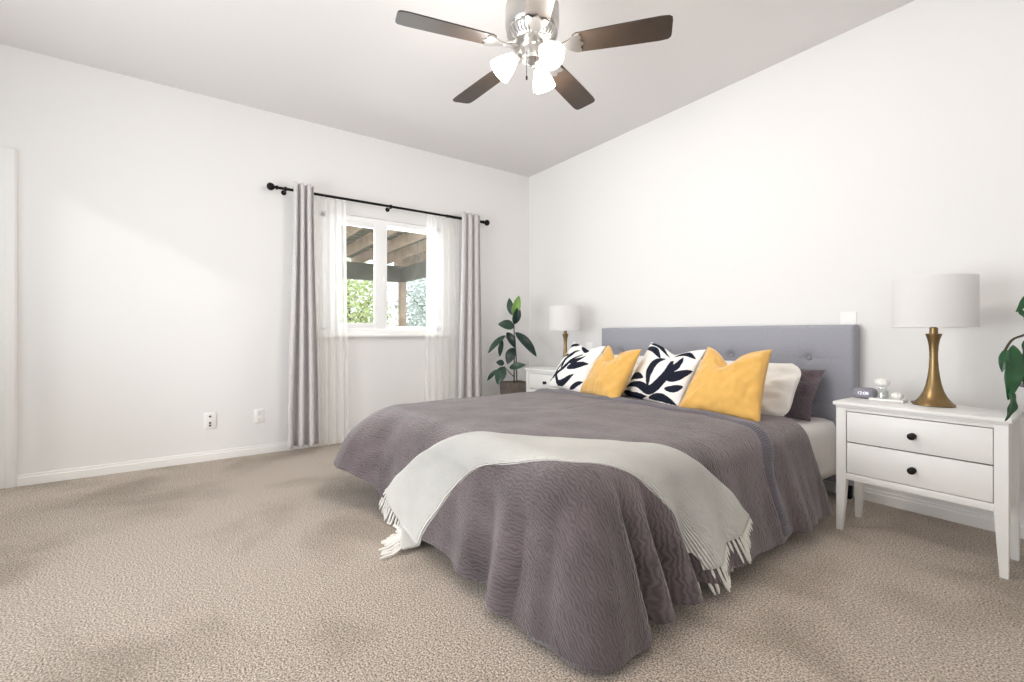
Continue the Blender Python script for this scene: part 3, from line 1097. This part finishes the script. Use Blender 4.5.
# ------------------------------------------------------------------ lamps
def table_lamp(label, loc):
    t = thing('table_lamp', label, 'lamp', loc, 0, 'brass table lamps on the nightstands')
    prof = [(0.0, 0.0), (0.082, 0.0), (0.084, 0.004), (0.081, 0.009), (0.066, 0.024), (0.052, 0.044), (0.040, 0.072), (0.031, 0.105), (0.0245, 0.145),
            (0.0195, 0.19), (0.0170, 0.235), (0.0170, 0.27), (0.0195, 0.305), (0.0250, 0.338), (0.0320, 0.360), (0.0325, 0.364), (0.0300, 0.366), (0.0, 0.366)]
    MB().lathe(prof, seg=48).build('base', M['brass'], t, angle=50)
    MB().lathe([(0.017, 0.366), (0.017, 0.395), (0.012, 0.398), (0.012, 0.43), (0, 0.43)], seg=24).build('socket', M['brass'], t)
    sh = MB()
    r0, r1, z0, z1 = 0.167, 0.163, 0.398, 0.652
    sh.lathe([(r0, z0), (r0 - 0.001, z0 + 0.012), (r0 - 0.0014, z0 + 0.012), (r1 + 0.0004, z1 - 0.012), (r1 + 0.001, z1 - 0.012), (r1, z1), (r1 - 0.004, z1), (r0 - 0.004, z0), (r0, z0)], seg=64, cap=False)
    s = sh.build('lamp_shade', M['shade'], t, angle=50)
    sp = MB()
    for k in range(3):
        a = 2 * PI * k / 3
        sp.tube([(0.0, 0.0, 0.628), (0.160 * math.cos(a), 0.160 * math.sin(a), 0.642)], 0.002, 6)
    sp.tube([(0.012, 0, 0.43), (0.045, 0, 0.50), (0.045, 0, 0.58), (0.0, 0, 0.630)], 0.002, 6).tube([(-0.012, 0, 0.43), (-0.045, 0, 0.50), (-0.045, 0, 0.58), (0.0, 0, 0.630)], 0.002, 6)
    sp.build('shade_harp', M['brass'], s)
    MB().lathe([(0, 0.42), (0.013, 0.43), (0.015, 0.45), (0.030, 0.49), (0.030, 0.515), (0.018, 0.54), (0, 0.548)], seg=20).build('bulb', M['porcelain'], t)
    MB().tube([(-0.075, 0.01, 0.004), (-0.090, 0.01, 0.005), (-0.095, 0.03, 0.004), (-0.09, 0.10, 0.004), (-0.05, 0.16, 0.004), (-0.03, 0.19, 0.004)], 0.0032, 8).build('cord', M['black'], t)
    return t


l1 = table_lamp('brass trumpet base lamp with white drum shade on the near nightstand', (3.934, -0.42, 0.696))
l2 = copy_tree(l1)
l2.location = (1.05, -0.335, 0.696)
l2['label'] = 'white drum shade lamp on the far nightstand, behind the printed cushion'

# ------------------------------------------------------------------ small things on the near nightstand
ZT = 0.696
sp = thing('smart_speaker', 'small grey fabric smart speaker with lit clock digits on the nightstand', 'speaker', (3.632, -0.385, ZT), math.radians(4))
MB().lathe([(0, 0), (0.034, 0), (0.046, 0.003), (0.052, 0.012), (0.053, 0.028), (0.052, 0.044), (0.046, 0.053), (0.034, 0.056), (0, 0.056)], seg=48, sx=1.12, sy=0.82).build('fabric_body', M['speaker'], sp, angle=60)
MB().lathe([(0, 0.0555), (0.036, 0.0555), (0.036, 0.0575), (0, 0.058)], seg=32, sx=1.12, sy=0.82).build('top_panel', M['speaker'], sp)
fc = bpy.data.curves.new('clock_digits', 'FONT')
fc.body = '12:08'
fc.size = 0.024
fc.align_x = 'CENTER'
fc.align_y = 'CENTER'
fc.extrude = 0.0006
tmp = bpy.data.objects.new('clock_digits_source', fc)
COL.objects.link(tmp)
dg = bpy.context.evaluated_depsgraph_get()
me = bpy.data.meshes.new_from_object(tmp.evaluated_get(dg))
bpy.data.objects.remove(tmp)
for v in me.vertices:                      # lay the digits round the curved front
    x, y, z = v.co
    yy = -0.0435 * math.sqrt(max(0.0, 1 - (x / 0.0594) ** 2)) - 0.0008 - z
    v.co = (x, yy, y + 0.030)
me.materials.clear()
me.materials.append(M['digits'])
o = bpy.data.objects.new('clock_digits', me)
COL.objects.link(o)
o.parent = sp

tr = MB().box((0, 0, 0.004), (0.150, 0.085, 0.008), 0.003).box((0, 0.040, 0.009), (0.150, 0.005, 0.008), 0.002).box((0, -0.040, 0.009), (0.150, 0.005, 0.008), 0.002).box(
    (0.0725, 0, 0.009), (0.005, 0.085, 0.008), 0.002).box((-0.0725, 0, 0.009), (0.005, 0.085, 0.008), 0.002).build('trinket_tray', M['porcelain'])
tr.location = (3.748, -0.425, ZT)
tr.rotation_euler = (0, 0, math.radians(2))
tag(tr, 'flat white tray between the smart speaker and the brass lamp', 'tray')


def flower(mb, c, r, layers=3):
    """petals cupped round a ball of radius r, sitting on c"""
    cc = Vector(c) + Vector((0, 0, r * 0.75))
    for L in range(layers):
        n = (8, 6, 4, 3)[L]
        lat0, lat1 = math.radians(-35 + 28 * L), math.radians(28 + 26 * L)
        rr = r * (1.0 - 0.08 * L)
        for k in range(n):
            a = 2 * PI * (k + 0.5 * L) / n
            half = PI / n * 1.15
            rows = []
            for i in range(7):
                u = i / 6
                la = lat0 + (min(lat1, 1.5) - lat0) * u
                row = []
                for j in range(7):
                    v = -1 + 2 * j / 6
                    an = a + half * v * math.sin(PI * (0.15 + 0.72 * u))
                    q = rr * (0.92 + 0.20 * u * u - 0.06 * v * v)
                    row.append(cc + Vector((math.cos(an) * math.cos(la), math.sin(an) * math.cos(la), math.sin(la) * 0.8)) * q)
                rows.append(row)
            mb.grid(rows)
    return mb


jr = thing('flower_jar', 'clear glass jar topped with a white flower, on the tray', 'jar', (3.722, -0.415, ZT + 0.009))
MB().lathe([(0, 0), (0.024, 0), (0.027, 0.003), (0.027, 0.044), (0.022, 0.054), (0.020, 0.060), (0.018, 0.060), (0.020, 0.053), (0.024, 0.043), (0.024, 0.005), (0, 0.005)], seg=32, cap=False).build('glass_body', M['jar_glass'], jr)
MB().lathe([(0, 0.058), (0.021, 0.058), (0.021, 0.066), (0.008, 0.068), (0, 0.068)], seg=24).build('collar', M['porcelain'], jr)
o = flower(MB(), (0, 0, 0.062), 0.034, 4).build('flower_top', M['porcelain'], jr, angle=70)
solidify(o, 0.002, 0)
MB().lathe([(0, 0.006), (0.010, 0.007), (0.013, 0.013), (0.009, 0.02), (0, 0.022)], seg=16).build('filling', M['porcelain'], jr)
o = flower(MB(), (0, 0, 0.003), 0.026, 4).build('porcelain_flower', M['porcelain'], angle=70)
solidify(o, 0.003, 0)
o.location = (3.792, -0.440, ZT + 0.009)
tag(o, 'small white ceramic flower lying on the tray end beside the lamp', 'ornament')


# ------------------------------------------------------------------ curtains and rod
RX, RZ = 0.10, 2.354
rod = thing('curtain_rod', 'black metal curtain rod with ball finials above the window', 'curtain rod', (RX, -1.83, RZ))
MB().tube([(0, -1.05, 0), (0, 0.62, 0)], 0.0125, 14).tube([(0, 0.60, 0), (0, 1.075, 0)], 0.0155, 14).build('rod', M['black'], rod)
for sg, y in ((-1, -1.05), (1, 1.075)):
    MB().lathe([(0.014, 0), (0.020, 0.004), (0.020, 0.012), (0.013, 0.018), (0.013, 0.026), (0.024, 0.034), (0.033, 0.05), (0.034, 0.062), (0.028, 0.078), (0.014, 0.088), (0, 0.09)],
               (0, y, 0), 24, rot=Matrix.Rotation(-sg * PI / 2, 3, 'X')).build('finial', M['black'], rod)
for y in (-0.99, -0.02, 1.02):
    MB().tube([(-0.095, y, -0.01), (-0.03, y, -0.012), (0.0, y, -0.018)], 0.006, 10).lathe([(0, 0), (0.022, 0), (0.022, 0.005), (0, 0.006)], (-0.10, y, -0.01), 20,
               rot=Matrix.Rotation(PI / 2, 3, 'Y')).lathe([(0.0185, -0.009), (0.020, -0.004), (0.020, 0.004), (0.0185, 0.009)], (0, y, 0), 20, rot=Matrix.Rotation(PI / 2, 3, 'X')).build('bracket', M['black'], rod)


def curtain(name, y0t, y1t, y0b, y1b, ztop, zbot, waves, amp, material, label, cat, xc, seed, thick=0.003, group=None, ny=None, omega=1.0):
    mb = MB()
    nz = 60
    ny = ny or waves * 26
    rows = []
    for i in range(nz + 1):
        f = i / nz
        z = ztop + (zbot - ztop) * f
        row = []
        for j in range(ny + 1):
            u = j / ny
            yt = y0t + (y1t - y0t) * u
            yb = y0b + (y1b - y0b) * u
            y = yt + (yb - yt) * smoothstep(0.0, 1.0, f) - 0.11 * (abs(y1t - y0t) / waves) * math.sin(4 * PI * u * waves) * omega
            ph = 2 * PI * u * waves + 0.7 * noise.noise(Vector((u * 4 + seed, f * 1.5, seed))) * f
            aa = amp * (0.75 + 0.45 * f) * (1 + 0.35 * noise.noise(Vector((u * 5, seed, f * 0.8))))
            x = xc + aa * math.sin(ph) + 0.008 * f * noise.noise(Vector((u * 9, f * 3, seed)))
            row.append(Vector((x, y, z)))
        rows.append(row)
    mb.grid(rows)
    o = mb.build(name, material, angle=180)
    if thick:
        solidify(o, thick, 0)
    tag(o, label, cat, group)
    return o


curtain('grey_curtain', -2.765, -2.600, -2.815, -2.555, 2.405, 0.055, 3, 0.046, M['curtain'], 'grey floor length curtain gathered at the left of the window', 'curtain', 0.168, 1.0, group='grey curtains')
curtain('grey_curtain', -1.065, -0.835, -1.115, -0.80, 2.405, 0.055, 3, 0.046, M['curtain'], 'grey floor length curtain at the right of the window, beside the rubber plant', 'curtain', 0.168, 6.0, group='grey curtains')
curtain('sheer_curtain', -2.61, -2.29, -2.63, -2.27, 2.338, 0.02, 5, 0.016, M['sheer'], 'white sheer curtain beside the left grey curtain', 'curtain', 0.088, 3.0, 0, 'white sheers', 120, 0.0)
curtain('sheer_curtain', -1.455, -1.07, -1.47, -1.05, 2.338, 0.02, 5, 0.016, M['sheer'], 'white sheer curtain beside the right grey curtain', 'curtain', 0.088, 9.0, 0, 'white sheers', 120, 0.0)


# ------------------------------------------------------------------ ceiling fan
FC = Vector((2.76, -2.11, 0))
ZB = 2.50
fan = thing('ceiling_fan', 'five blade dark wood ceiling fan with nickel motor and three lit shades', 'ceiling fan', (FC.x, FC.y, ZC))


def fz(z):
    return z - ZC


MB().lathe([(0, 0), (0.075, 0), (0.075, -0.012), (0.066, -0.035), (0.035, -0.060), (0.018, -0.068), (0, -0.068)], seg=40).build('canopy', M['nickel'], fan)
MB().lathe([(0.0135, fz(2.99)), (0.0135, fz(2.76))], seg=20).build('downrod', M['nickel'], fan)
MB().lathe([(0, fz(2.785)), (0.030, fz(2.785)), (0.034, fz(2.765)), (0.075, fz(2.752)), (0.118, fz(2.735)), (0.135, fz(2.712)), (0.137, fz(2.62)), (0.132, fz(2.595)),
            (0.120, fz(2.585))], seg=56).build('motor_housing', M['nickel'], fan, angle=40)
mb = MB()
mb.lathe([(0.124, fz(2.586)), (0.126, fz(2.574)), (0.112, fz(2.548)), (0.096, fz(2.534)), (0.088, fz(2.530)), (0, fz(2.530))], seg=56)
for k in range(44):
    a = 2 * PI * k / 44
    d = Vector((math.cos(a), math.sin(a), 0))
    mb.tube([d * 0.127 + Vector((0, 0, fz(2.577))), d * 0.114 + Vector((0, 0, fz(2.548))), d * 0.096 + Vector((0, 0, fz(2.533)))], 0.0036, 6)
mb.build('vent_ring', M['nickel'], fan)
for k in range(5):
    a = math.radians(-104.48 - 72 * k)
    Rz = Matrix.Rotation(a, 4, 'Z')
    pitch = Matrix.Translation((0, 0, fz(ZB))) @ Matrix.Rotation(math.radians(-11), 4, 'X')
    out = []
    L0, L1 = 0.205, 0.672
    for (x, w) in ((L0, 0.046), (L0 + 0.02, 0.058), (0.35, 0.063), (0.50, 0.067), (L1 - 0.05, 0.069), (L1 - 0.015, 0.065), (L1 - 0.003, 0.055), (L1, 0.040)):
        out.append((x, w))
    outline = out + [(x, -w) for x, w in reversed(out)]
    bl = MB().prism(outline, -0.003, 0.003, Rz @ pitch).build('blade', M['blade'], fan, angle=30)
    ir = MB()
    ir.prism([(0.085, 0.022), (0.12, 0.014), (0.155, 0.016), (0.185, 0.030), (0.215, 0.050), (0.240, 0.054), (0.250, 0.040), (0.243, 0.020), (0.262, 0.0),
              (0.243, -0.020), (0.250, -0.040), (0.240, -0.054), (0.215, -0.050), (0.185, -0.030), (0.155, -0.016), (0.12, -0.014), (0.085, -0.022)], -0.0105, -0.0035, Rz @ pitch)
    ir.tube([Rz @ Vector((0.075, 0, fz(2.545))), Rz @ Vector((0.11, 0, fz(2.515))), Rz @ Vector((0.16, 0, fz(ZB - 0.012)))], [0.012, 0.012, 0.007], 10)
    ir.build('blade_iron', M['nickel'], bl)
MB().lathe([(0, fz(2.532)), (0.060, fz(2.532)), (0.062, fz(2.512)), (0.052, fz(2.500)), (0.050, fz(2.465)), (0.056, fz(2.455)), (0.050, fz(2.440)), (0.028, fz(2.428)), (0.012, fz(2.418)), (0, fz(2.414))], seg=40).build('light_fitter', M['nickel'], fan)
for k in range(3):
    ang = (PI, -PI / 3, PI / 3)[k] + math.radians(4)
    d = RGT * math.cos(ang) + FWD * math.sin(ang)
    ax = (d * 0.72 + Vector((0, 0, -0.70))).normalized()
    st = Vector((0, 0, fz(2.468))) + d * 0.045
    neck = st + d * 0.030 + Vector((0, 0, 0.004))
    R = ax.to_track_quat('Z', 'Y').to_matrix()
    shd = MB().lathe([(0.022, 0.018), (0.026, 0.022), (0.034, 0.040), (0.046, 0.068), (0.055, 0.095), (0.060, 0.120), (0.0615, 0.128), (0.0585, 0.128), (0.053, 0.096), (0.044, 0.070), (0.032, 0.042), (0.020, 0.022), (0.022, 0.018)],
                     neck, 36, rot=R, cap=False).build('light_shade', M['bulb_glass'], fan, angle=60)
    MB().tube([st - d * 0.01, st + d * 0.018, neck], 0.009, 10).lathe([(0.010, -0.008), (0.022, 0.0), (0.026, 0.010), (0.026, 0.026), (0.020, 0.026)], neck, 24, rot=R).build('shade_holder', M['nickel'], shd)
    MB().lathe([(0, 0.02), (0.013, 0.03), (0.024, 0.06), (0.024, 0.078), (0.014, 0.095), (0, 0.10)], neck, 20, rot=R).build('bulb', M['bulb_glass'], shd)
    p = Vector((FC.x, FC.y, ZC)) + neck + ax * 0.15
    lamp_obj('fan_bulb_light', 'POINT', p, 19.0, (1.0, 0.95, 0.89), shadow_soft_size=0.08)
for (dx, dl) in ((-0.030, 0.13), (0.012, 0.20)):
    p = RGT * dx - FWD * 0.05
    mb = MB().tube([p + Vector((0, 0, fz(2.46))), p + Vector((0, 0, fz(2.46 - dl)))], 0.0016, 6)
    mb.lathe([(0, -0.012), (0.005, -0.009), (0.0055, 0.004), (0.002, 0.012), (0, 0.013)], p + Vector((0, 0, fz(2.46 - dl))), 12).build('pull_chain', M['black'], fan)


# ------------------------------------------------------------------ plants
def leaf_mesh(mb, base, tip, width, normal, droop=0.15, fold_=0.18, wavy=0.0, n=14, m=8):
    base, tip = Vector(base), Vector(tip)
    ax = tip - base
    L = ax.length
    a = ax / L
    nrm = Vector(normal)
    nrm = (nrm - a * nrm.dot(a)).normalized()
    sd = a.cross(nrm)
    rows = []
    for i in range(n + 1):
        u = i / n
        w = width / 2 * (math.sin(PI * min(1, u ** 0.85)) ** 0.75) if 0 < u < 1 else 0.0015
        arc = droop * L * math.sin(PI * u)
        row = []
        for j in range(m + 1):
            v = -1 + 2 * j / m
            row.append(base + a * (L * u) + sd * (w * v) + nrm * (arc + fold_ * abs(v) * w + wavy * w * math.sin(u * 14 + (2 if v > 0 else 0)) * v * v))
        rows.append(row)
    mb.grid(rows)
    return mb


PC = Vector((0.375, -0.49, 0))
rp = thing('rubber_plant', 'tall rubber plant in a square stoneware pot in the corner by the curtain', 'plant', PC)
hh, wt, wb = 0.515, 0.135, 0.11
Rp = Matrix.Rotation(math.radians(-8), 3, 'Z')
mb = MB()
q = [(-1, -1), (1, -1), (1, 1), (-1, 1)]
ring = lambda w, z: [Rp @ Vector((x * w, y * w, z)) for x, y in q]
mb.grid([ring(wb, 0), ring(wt, hh), ring(wt - 0.018, hh), ring(wt - 0.022, hh - 0.05)], closed=True)
mb.bm.faces.new([mb.bm.verts.new(p) for p in reversed(ring(wb, 0))])
mb.build('pot', M['pot'], rp, weld=True, angle=25)
mb = MB()
rows = []
for i in range(11):
    rows.append([Rp @ Vector(((-1 + 0.2 * i) * (wt - 0.023), (-1 + 0.2 * j) * (wt - 0.023), hh - 0.045 + 0.012 * random.random())) for j in range(11)])
mb.grid(rows)
mb.build('soil', M['soil'], rp)


def pl(px, py, depth=0.0):
    """a point of the plant: px, py in hundredths of a metre right and up from the stem's foot, seen from the bed; depth away from the bed"""
    return RGT * (px / 100.0) + Vector((0, 0, 0.50 + py / 100.0)) + FWD * (depth / 100.0)


S = 0.2                                   # hundredths of a metre per drawing unit
def dr(x, y, depth=0.0):
    return pl((x - 192) * S, (590 - y) * S, depth)


MB().tube([dr(186, 600), dr(186, 500, 1), dr(187, 400), dr(186, 300, -1), dr(184, 205)], [0.008, 0.0075, 0.007, 0.006, 0.004], 8).build('stem', M['stem'], rp)
MB().tube([dr(202, 600, 2), dr(200, 500, 3), dr(195, 400, 2), dr(190, 320)], [0.007, 0.007, 0.006, 0.004], 8).build('stem', M['stem'], rp)
MB().tube([dr(188, 556), dr(160, 530, -2), dr(128, 492, -4)], [0.006, 0.005, 0.004], 8).build('branch', M['stem'], rp)
MB().tube([dr(186, 385), dr(160, 350, -2), dr(133, 322, -4)], [0.005, 0.004, 0.003], 8).build('branch', M['stem'], rp)
for (b, t, w, mm, dp, nx) in (
        ((184, 215), (214, 92), 48, 'leaf_new', (-1, -3), 0.1), ((178, 205), (158, 104), 42, 'leaf', (0, 2), -0.4), ((186, 255), (212, 152), 48, 'leaf_dark', (-2, -4), 0.3),
        ((187, 268), (95, 255), 58, 'leaf', (-2, -8), -0.2), ((136, 318), (38, 420), 36, 'leaf', (-4, -6), -0.4), ((145, 300), (190, 388), 46, 'leaf_dark', (-3, -6), 0.2),
        ((192, 300), (312, 438), 54, 'leaf_dark', (-1, -6), 0.3), ((120, 345), (104, 440), 30, 'leaf_dark', (0, 3), -0.2), ((184, 388), (148, 480), 58, 'leaf_dark', (-2, -8), -0.1),
        ((158, 502), (252, 482), 38, 'leaf', (-4, -10), 0.1), ((130, 478), (84, 470), 36, 'leaf_dark', (-3, -5), -0.2), ((126, 494), (92, 592), 62, 'leaf', (-4, -10), 0.0),
        ((96, 512), (32, 578), 28, 'leaf', (-3, 2), -0.5)):
    o = leaf_mesh(MB(), dr(*b, dp[0]), dr(*t, dp[1]), w * S / 100, (-FWD + RGT * nx + Vector((0, 0, 0.35))), 0.10, 0.22).build('leaf', M[mm], rp, angle=80)
    solidify(o, 0.0018, 0)

# the trailing plant on its stand at the right
stn = thing('plant_stand', 'black metal plant stand just right of the near nightstand', 'plant stand', (4.50, -0.32, 0))
mb = MB().lathe([(0, 0.815), (0.225, 0.815), (0.285, 0.818), (0.285, 0.826), (0.225, 0.828), (0, 0.828)], seg=48).build('stand_top', M['black'], stn)
for k in range(3):
    a = 2 * PI * k / 3 + 0.45
    MB().tube([(0.13 * math.cos(a), 0.13 * math.sin(a), 0.815), (0.19 * math.cos(a), 0.19 * math.sin(a), 0.0)], 0.009, 10).build('leg', M['black'], stn)
tp = thing('trailing_plant', 'glossy green trailing plant hanging its leaves over the nightstand corner', 'plant', (4.50, -0.32, 0.829))
TO = Vector((4.50, -0.32, 0.829))
MB().lathe([(0, 0), (0.10, 0), (0.105, 0.01), (0.14, 0.19), (0.145, 0.215), (0.130, 0.215), (0.125, 0.19), (0, 0.188)], seg=40).build('pot', M['porcelain'], tp)
MB().lathe([(0.124, 0.190), (0.08, 0.196), (0, 0.20)], seg=24).build('soil', M['soil'], tp)


def at(px, py, dep):
    """where the view through photo point (px, py) reaches the given distance ahead of the camera"""
    return CAM + (FWD + RGT * ((px - PCX) / FPX) + Vector((0, 0, (HORIZON - py) / FPX))) * dep - TO


vine = lambda pts, r: MB().tube(spline3(pts, 16), r, 8).build('vine', M['stem'], tp)


def spline3(pts, n):
    out = []
    P = [Vector(p) for p in pts]
    P = [P[0] * 2 - P[1]] + P + [P[-1] * 2 - P[-2]]
    m = len(P) - 3
    for k in range(n + 1):
        u = k / n * m
        i = min(int(u), m - 1)
        t = u - i
        a, b, c_, d = P[i], P[i + 1], P[i + 2], P[i + 3]
        out.append(0.5 * ((2 * b) + (c_ - a) * t + (2 * a - 5 * b + 4 * c_ - d) * t * t + (3 * b - a - 3 * c_ + d) * t ** 3))
    return out


pot0 = Vector((-0.06, -0.04, 0.20))
LA, LB = at(1024, 335, 1.91), at(1004, 352, 1.90)
vine([pot0, Vector((-0.10, -0.12, 0.30)), LA + Vector((0.04, 0.05, 0.03)), LA, at(1012, 340, 1.905), LB], 0.0045)
vine([pot0, Vector((-0.06, -0.10, 0.36)), Vector((-0.12, -0.2, 0.42)), at(1030, 293, 1.95)], 0.004)
vine([pot0, Vector((0.05, -0.12, 0.33)), Vector((0.10, -0.2, 0.28)), Vector((0.14, -0.25, 0.12))], 0.004)
LEAVES = [
    # base, tip, width, normal
    (at(1031, 336, 1.93), at(1024, 386, 1.90), 0.095, (-FWD - RGT * 0.25)),
    (at(1013, 345, 1.90), at(1008, 400, 1.87), 0.060, (-FWD - RGT * 0.5)),
    (at(1006, 349, 1.90), at(1002, 372, 1.89), 0.032, (-FWD - RGT * 1.2)),
    (at(1010, 388, 1.87), at(1005, 421, 1.86), 0.044, (-FWD + RGT * 0.2)),
    (at(1031, 292, 1.95), at(1016, 312, 1.92), 0.036, (-FWD + Vector((0, 0, 0.6)))),
    (at(1017, 309, 1.92), at(1027, 324, 1.93), 0.030, (-FWD + Vector((0, 0, 0.3)))),
    (Vector((0.0, -0.05, 0.30)), Vector((0.10, -0.24, 0.36)), 0.11, Vector((0, -0.4, 1))),
    (Vector((0.03, 0.02, 0.30)), Vector((0.22, -0.02, 0.40)), 0.11, Vector((0.2, 0, 1))),
    (Vector((-0.02, 0.03, 0.32)), Vector((-0.05, 0.19, 0.44)), 0.11, Vector((0, 0.2, 1))),
    (Vector((0.10, -0.2, 0.28)), Vector((0.15, -0.28, 0.10)), 0.10, Vector((0.2, -1, 0.2))),
    (Vector((0.0, 0.0, 0.30)), Vector((0.05, 0.02, 0.52)), 0.10, Vector((0.2, -1, 0.2))),
]
for (b, t, w, nrm) in LEAVES:
    o = leaf_mesh(MB(), b, t, w, nrm, 0.10, 0.20, 0.18, 18, 10).build('leaf', M['vine'], tp, angle=80)
    solidify(o, 0.0016, 0)

# ------------------------------------------------------------------ outside the window
g = struct('ground_outside', MB().box((-6.1, -1.5, -0.10), (11.8, 16, 0.10)), M['ground'])
pg = thing('pergola', 'weathered wooden pergola seen through the window', 'pergola', (-3.0, -0.5, -0.05))
PO = Vector((-3.0, -0.5, -0.05))
MB().box(Vector((-3.0, -2.8, 2.095)) - PO, (0.12, 4.76, 0.27), 0.006).build('front_beam', M['cedar_grey'], pg)
MB().box(Vector((-1.66, -0.48, 2.075)) - PO, (2.56, 0.10, 0.23), 0.006).build('side_beam', M['cedar_grey'], pg)
for (x, y) in ((-3.0, -0.48), (-3.0, -5.0)):
    MB().box(Vector((x, y, 0.955)) - PO, (0.11, 0.11, 2.01), 0.006).build('post', M['cedar'], pg)
for k in range(13):
    MB().box(Vector((-1.92, -5.05 + k * 0.385, 2.305)) - PO, (3.1, 0.045, 0.15), 0.004).build('rafter', M['cedar'], pg)
for k in range(17):
    MB().box(Vector((-0.45 - k * 0.185, -2.75, 2.395)) - PO, (0.125, 5.1, 0.028), 0.003).build('roof_board', M['cedar_grey'], pg)


def shrub(name, c, rad, hgt, n, lmat, label, seed):
    rnd = random.Random(seed)
    t = thing(name, label, 'tree', (c[0], c[1], -0.05), 0, 'trees beyond the pergola')
    mb = MB()
    mb.tube([(0, 0, 0), (0.05, 0.03, hgt * 0.4), (0.0, 0.0, hgt * 0.8)], [0.07, 0.05, 0.02], 8)
    for k in range(6):
        a = rnd.uniform(0, 2 * PI)
        mb.tube([(0.03, 0.02, hgt * 0.3 + 0.08 * k), (rad * 0.4 * math.cos(a), rad * 0.4 * math.sin(a), hgt * 0.55 + 0.06 * k), (rad * 0.7 * math.cos(a), rad * 0.7 * math.sin(a), hgt * 0.75)], [0.03, 0.02, 0.008], 6)
    mb.build('trunk', M['bark'], t)
    mb = MB()
    for k in range(n):
        while True:
            p = Vector((rnd.uniform(-1, 1), rnd.uniform(-1, 1), rnd.uniform(-1, 1)))
            if 0.35 < p.length < 1:
                break
        p = Vector((p.x * rad, p.y * rad, hgt * 0.56 + p.z * hgt * 0.46))
        d = Vector((rnd.uniform(-1, 1), rnd.uniform(-1, 1), rnd.uniform(-0.6, 0.6))).normalized()
        s = Vector((rnd.uniform(-1, 1), rnd.uniform(-1, 1), rnd.uniform(-1, 1)))
        s = (s - d * s.dot(d)).normalized()
        L = rnd.uniform(0.08, 0.16)
        v = [mb.bm.verts.new(p + d * (L * a_) + s * (L * b_)) for a_, b_ in ((0, 0), (0.4, 0.22), (1, 0), (0.4, -0.22))]
        mb.bm.faces.new(v)
    mb.build('foliage', lmat, t, smooth=False, recalc=False)


shrub('garden_tree', (-6.6, -0.4), 1.0, 2.9, 4200, M['leafage'], 'yellow green leafy tree seen through the left window pane', 1)
shrub('garden_tree', (-6.1, 1.65), 1.0, 2.8, 4200, M['leafage_blue'], 'silvery leafy tree seen through the right window pane', 2)
